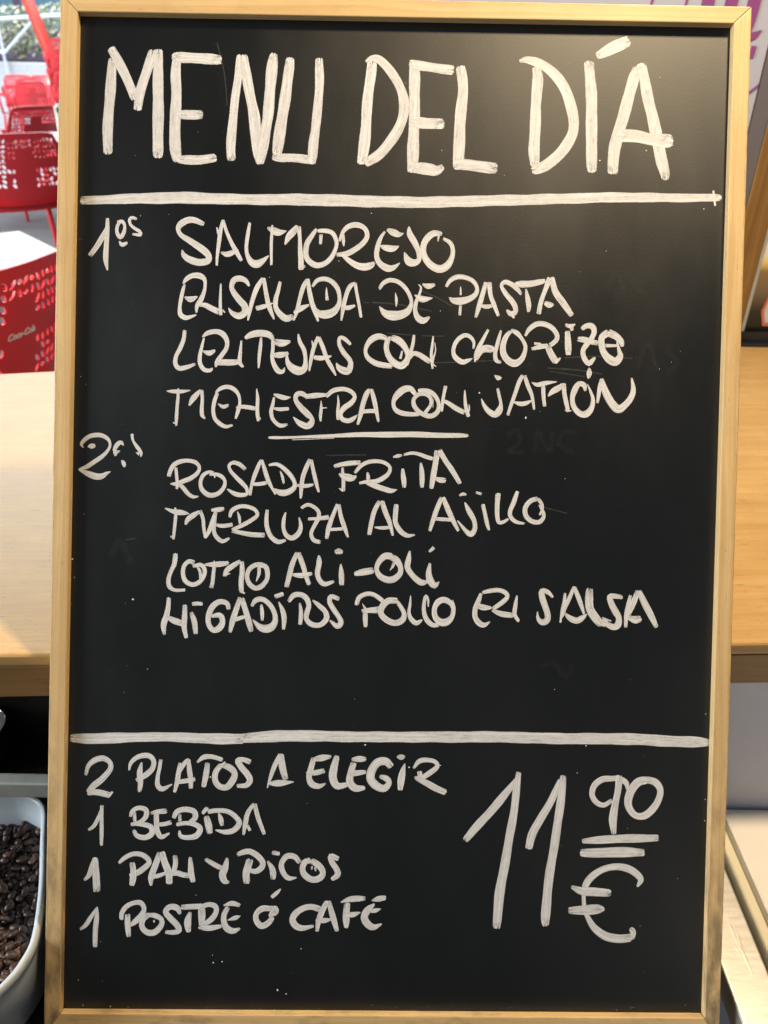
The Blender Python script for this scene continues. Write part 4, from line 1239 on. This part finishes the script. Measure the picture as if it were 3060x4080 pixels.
# white script on the nearest chair's back
tc = bpy.data.curves.new('script_mark', 'FONT'); tc.body = 'Coca-Cola'; tc.size = 0.021; tc.shear = 0.35; tc.align_x = 'CENTER'; tc.extrude = 0.0003; tc.offset = 0.0006
tmp = bpy.data.objects.new('tmp', tc); col.objects.link(tmp); dg = bpy.context.evaluated_depsgraph_get()
me = bpy.data.meshes.new_from_object(tmp.evaluated_get(dg)); bpy.data.objects.remove(tmp)
for v in me.vertices:
    x, y, z = v.co; yy = (0.235+y)/0.40; X = -x
    v.co = (X, 0.165+0.115*yy+0.0065+z-1.1*X*X, 0.40+0.40*yy)
me.materials.clear(); link('script_mark', me, logo_m, near)

def table(x, y, rz, s, label):
    t_ = empty('terrace_table', (x, y, G), rz)
    from_bm('table_top', box(-s/2, s/2, -s/2, s/2, 0.712, 0.73, 0.006, seg=3), tw, t_)
    bm = bmesh.new(); tube(bm, [(0, 0, 0.02), (0, 0, 0.70)], 0.03, 14); from_bm('pedestal', bm, dsteel, t_, True)
    bm = bmesh.new(); tube(bm, [(0, 0, 0.0), (0, 0, 0.018)], 0.2, 24, 0.19); from_bm('foot_plate', bm, dsteel, t_)
    tag(t_, label, 'table', 'white square tables on the terrace'); return t_
tw = plain('white_laminate', (0.80, 0.82, 0.82), 0.25, scale=6, var=0.03)
# nearest table: its back corner at (-1.08, 1.784)
ang = math.atan2(-0.76, 0.65)
e1 = Vector((0.65, -0.76)); e2 = Vector((-0.76, -0.65)); c0 = Vector((-1.08, 1.784)); s = 0.50
cc = c0+(e1+e2)*s/2
table(cc.x, cc.y, ang, s, 'nearest white square table, between the near red chair and the next')
table(-1.74, 4.62, 0.75, 0.62, 'middle white square table with the near napkin holder on it')
table(-4.62, 11.75, 0.3, 0.9, 'farthest white square table with the far napkin holder on it')
def napkins(x, y, z, rz, label):
    r = empty('napkin_holder', (x, y, z), rz)
    from_bm('holder_case', box(-0.055, 0.055, -0.045, 0.045, 0.0, 0.15, 0.004), napm, r)
    from_bm('napkin_stack', box(-0.045, 0.045, -0.035, 0.035, 0.1505, 0.163, 0.002), tw, r)
    from_bm('holder_rim', box(-0.057, 0.057, -0.047, -0.0455, 0.120, 0.148), steel, r)
    tag(r, label, 'napkin holder', 'napkin holders on the terrace tables')
napm = plain('cream_plastic', (0.66, 0.64, 0.50), 0.4)
napkins(-1.93, 4.60, G+0.7305, 0.5, 'cream napkin holder on the middle white table')
napkins(-4.62, 11.6, G+0.7305, 0.2, 'cream napkin holder on the farthest white table')

# leaning red parasol pole
par = empty('parasol_pole', (-3.42, 9.3, G)); tag(par, 'leaning red parasol pole on its base beyond the chairs', 'parasol pole')
pr = plain('red_paint', (0.60, 0.06, 0.04), 0.45)
bm = bmesh.new(); tube(bm, [(0, 0, 0.03), (-0.62, 0, 2.2)], 0.062, 16); from_bm('pole', bm, pr, par, True)
bm = bmesh.new(); tube(bm, [(0, 0, 0), (0, 0, 0.05)], 0.25, 24, 0.22); from_bm('base', bm, dsteel, par)

# planter, hedge, rail with white braces
pla = empty('white_planter', (-5.0, 13.0, G)); tag(pla, 'long white planter trough carrying the hedge', 'planter')
from_bm('trough', box(-3.0, 3.5, -0.25, 0.25, 0.0, 0.95, 0.02), plain('white_concrete', (0.55, 0.58, 0.62), 0.6), pla)
from_bm('soil', box(-2.95, 3.45, -0.22, 0.22, 0.951, 0.97), plain('soil', (0.05, 0.035, 0.025), 0.9), pla)
wm = plain('white_metal', (0.62, 0.68, 0.78), 0.4)
rl = empty('white_rail', (-5.0, 12.6, G)); tag(rl, 'white metal rail with crossed braces in front of the hedge', 'railing')
bm = bmesh.new(); tube(bm, [(-2.6, 0, 1.33), (0.0, 0, 1.53), (3.0, 0, 1.75)], 0.028, 8); from_bm('handrail', bm, wm, rl)
for a, b in (((-0.65, 1.05), (-0.15, 1.46)), ((-1.15, 1.38), (-0.65, 1.05)), ((0.30, 1.05), (0.75, 1.5)), ((-1.15, 1.38), (-1.6, 1.05))):
    bm = bmesh.new(); tube(bm, [(a[0], 0, a[1]), (b[0], 0, b[1])], 0.022, 8); from_bm('brace', bm, wm, rl)
for x in (-2.4, -0.65, 1.2, 2.9):
    bm = bmesh.new(); tube(bm, [(x, 0, 0), (x, 0, 1.33+(x+2.6)*0.075)], 0.02, 8); from_bm('rail_post', bm, wm, rl)
leafm = []
for nm, c in (('leaf_green', (0.24, 0.33, 0.20)), ('leaf_pale', (0.42, 0.46, 0.26)), ('leaf_cream', (0.70, 0.66, 0.52))):
    leafm.append(plain(nm, c, 0.5, scale=3, var=0.3))
def bush(x, y, z0, rx, rz_, label, n=900, cream=0.2):
    r = empty('hedge_plant', (x, y, z0))
    bm = bmesh.new(); me_i = []
    for k in range(n):
        while True:
            p = Vector((random.uniform(-1, 1), random.uniform(-1, 1), random.uniform(-1, 1)))
            if 0.35 < p.length < 1: break
        p = Vector((p.x*rx, p.y*0.3, rz_+p.z*rz_)); s = random.uniform(0.018, 0.045)
        a = Vector((random.gauss(0, 1), random.gauss(0, 1), random.gauss(0, 1))).normalized(); b = a.orthogonal().normalized(); c = a.cross(b)
        f = bm.faces.new([bm.verts.new(p+b*s), bm.verts.new(p+c*s*0.45), bm.verts.new(p-b*s), bm.verts.new(p-c*s*0.45)])
        f.material_index = 2 if random.random() < cream*(0.5+p.z/rz_/2) else (1 if random.random() < 0.45 else 0)
    me = bpy.data.meshes.new('foliage'); bm.to_mesh(me); bm.free()
    for m in leafm: me.materials.append(m)
    link('foliage', me, None, r)
    bm = bmesh.new()
    for k in range(5): tube(bm, [(0, 0, 0), (random.uniform(-1, 1)*rx*0.3, 0, rz_*0.7), (random.uniform(-1, 1)*rx*0.7, random.uniform(-.1, .1), rz_*1.5)], 0.012, 6, 0.005)
    from_bm('stems', bm, plain('stem_brown', (0.08, 0.06, 0.04), 0.7), r)
    tag(r, label, 'hedge plant', 'plants of the terrace hedge')
for x, rx, rz_, lb, cr in ((-6.3, 0.55, 0.42, 'hedge plant at the far left end of the planter', .2), (-5.55, 0.5, 0.36, 'pale green hedge plant left of the white brace', .35),
                           (-4.95, 0.45, 0.38, 'cream flowered hedge plant left of the red pole', .5), (-4.35, 0.45, 0.36, 'cream flowered hedge plant right of the red pole', .6), (-3.7, 0.5, 0.40, 'hedge plant to the right, mostly hidden by the board', .3)):
    bush(x, 13.0, G+0.97, rx, rz_, lb, 1000, cr)

# parked van beyond the hedge
van = empty('parked_van', (-6.6, 18.5, G)); tag(van, 'dark purple grey van with bluish windows parked beyond the hedge', 'van')
vb = plain('van_paint', (0.22, 0.17, 0.27), 0.3)
pts = [(-2.2, 0.35), (2.2, 0.35), (2.25, 1.0), (1.9, 1.15), (1.45, 2.05), (1.25, 2.18), (-2.1, 2.2), (-2.2, 2.0)]
def side_prism(pts, y0, y1, bev):
    bm = prism(pts, y0, y1, bev)
    for v in bm.verts: v.co = (v.co.x, -v.co.z, v.co.y)
    return bm
from_bm('van_body', side_prism(pts, -0.9, 0.9, 0.05), vb, van)
vg = plain('van_glass', (0.25, 0.45, 0.60), 0.15)
for x0, x1 in ((-1.9, -0.8), (-0.65, 0.4), (0.55, 1.35)):
    from_bm('van_window', side_prism([(x0, 1.45), (x1, 1.45), (min(x1, 1.25), 2.0), (x0, 2.0)], 0.902, 0.915, 0.005), vg, van)
for x in (-1.4, 1.45):
    bm = bmesh.new(); tube(bm, [(x, -0.93, 0.34), (x, -0.72, 0.34)], 0.34, 24); from_bm('wheel', bm, bk, van)
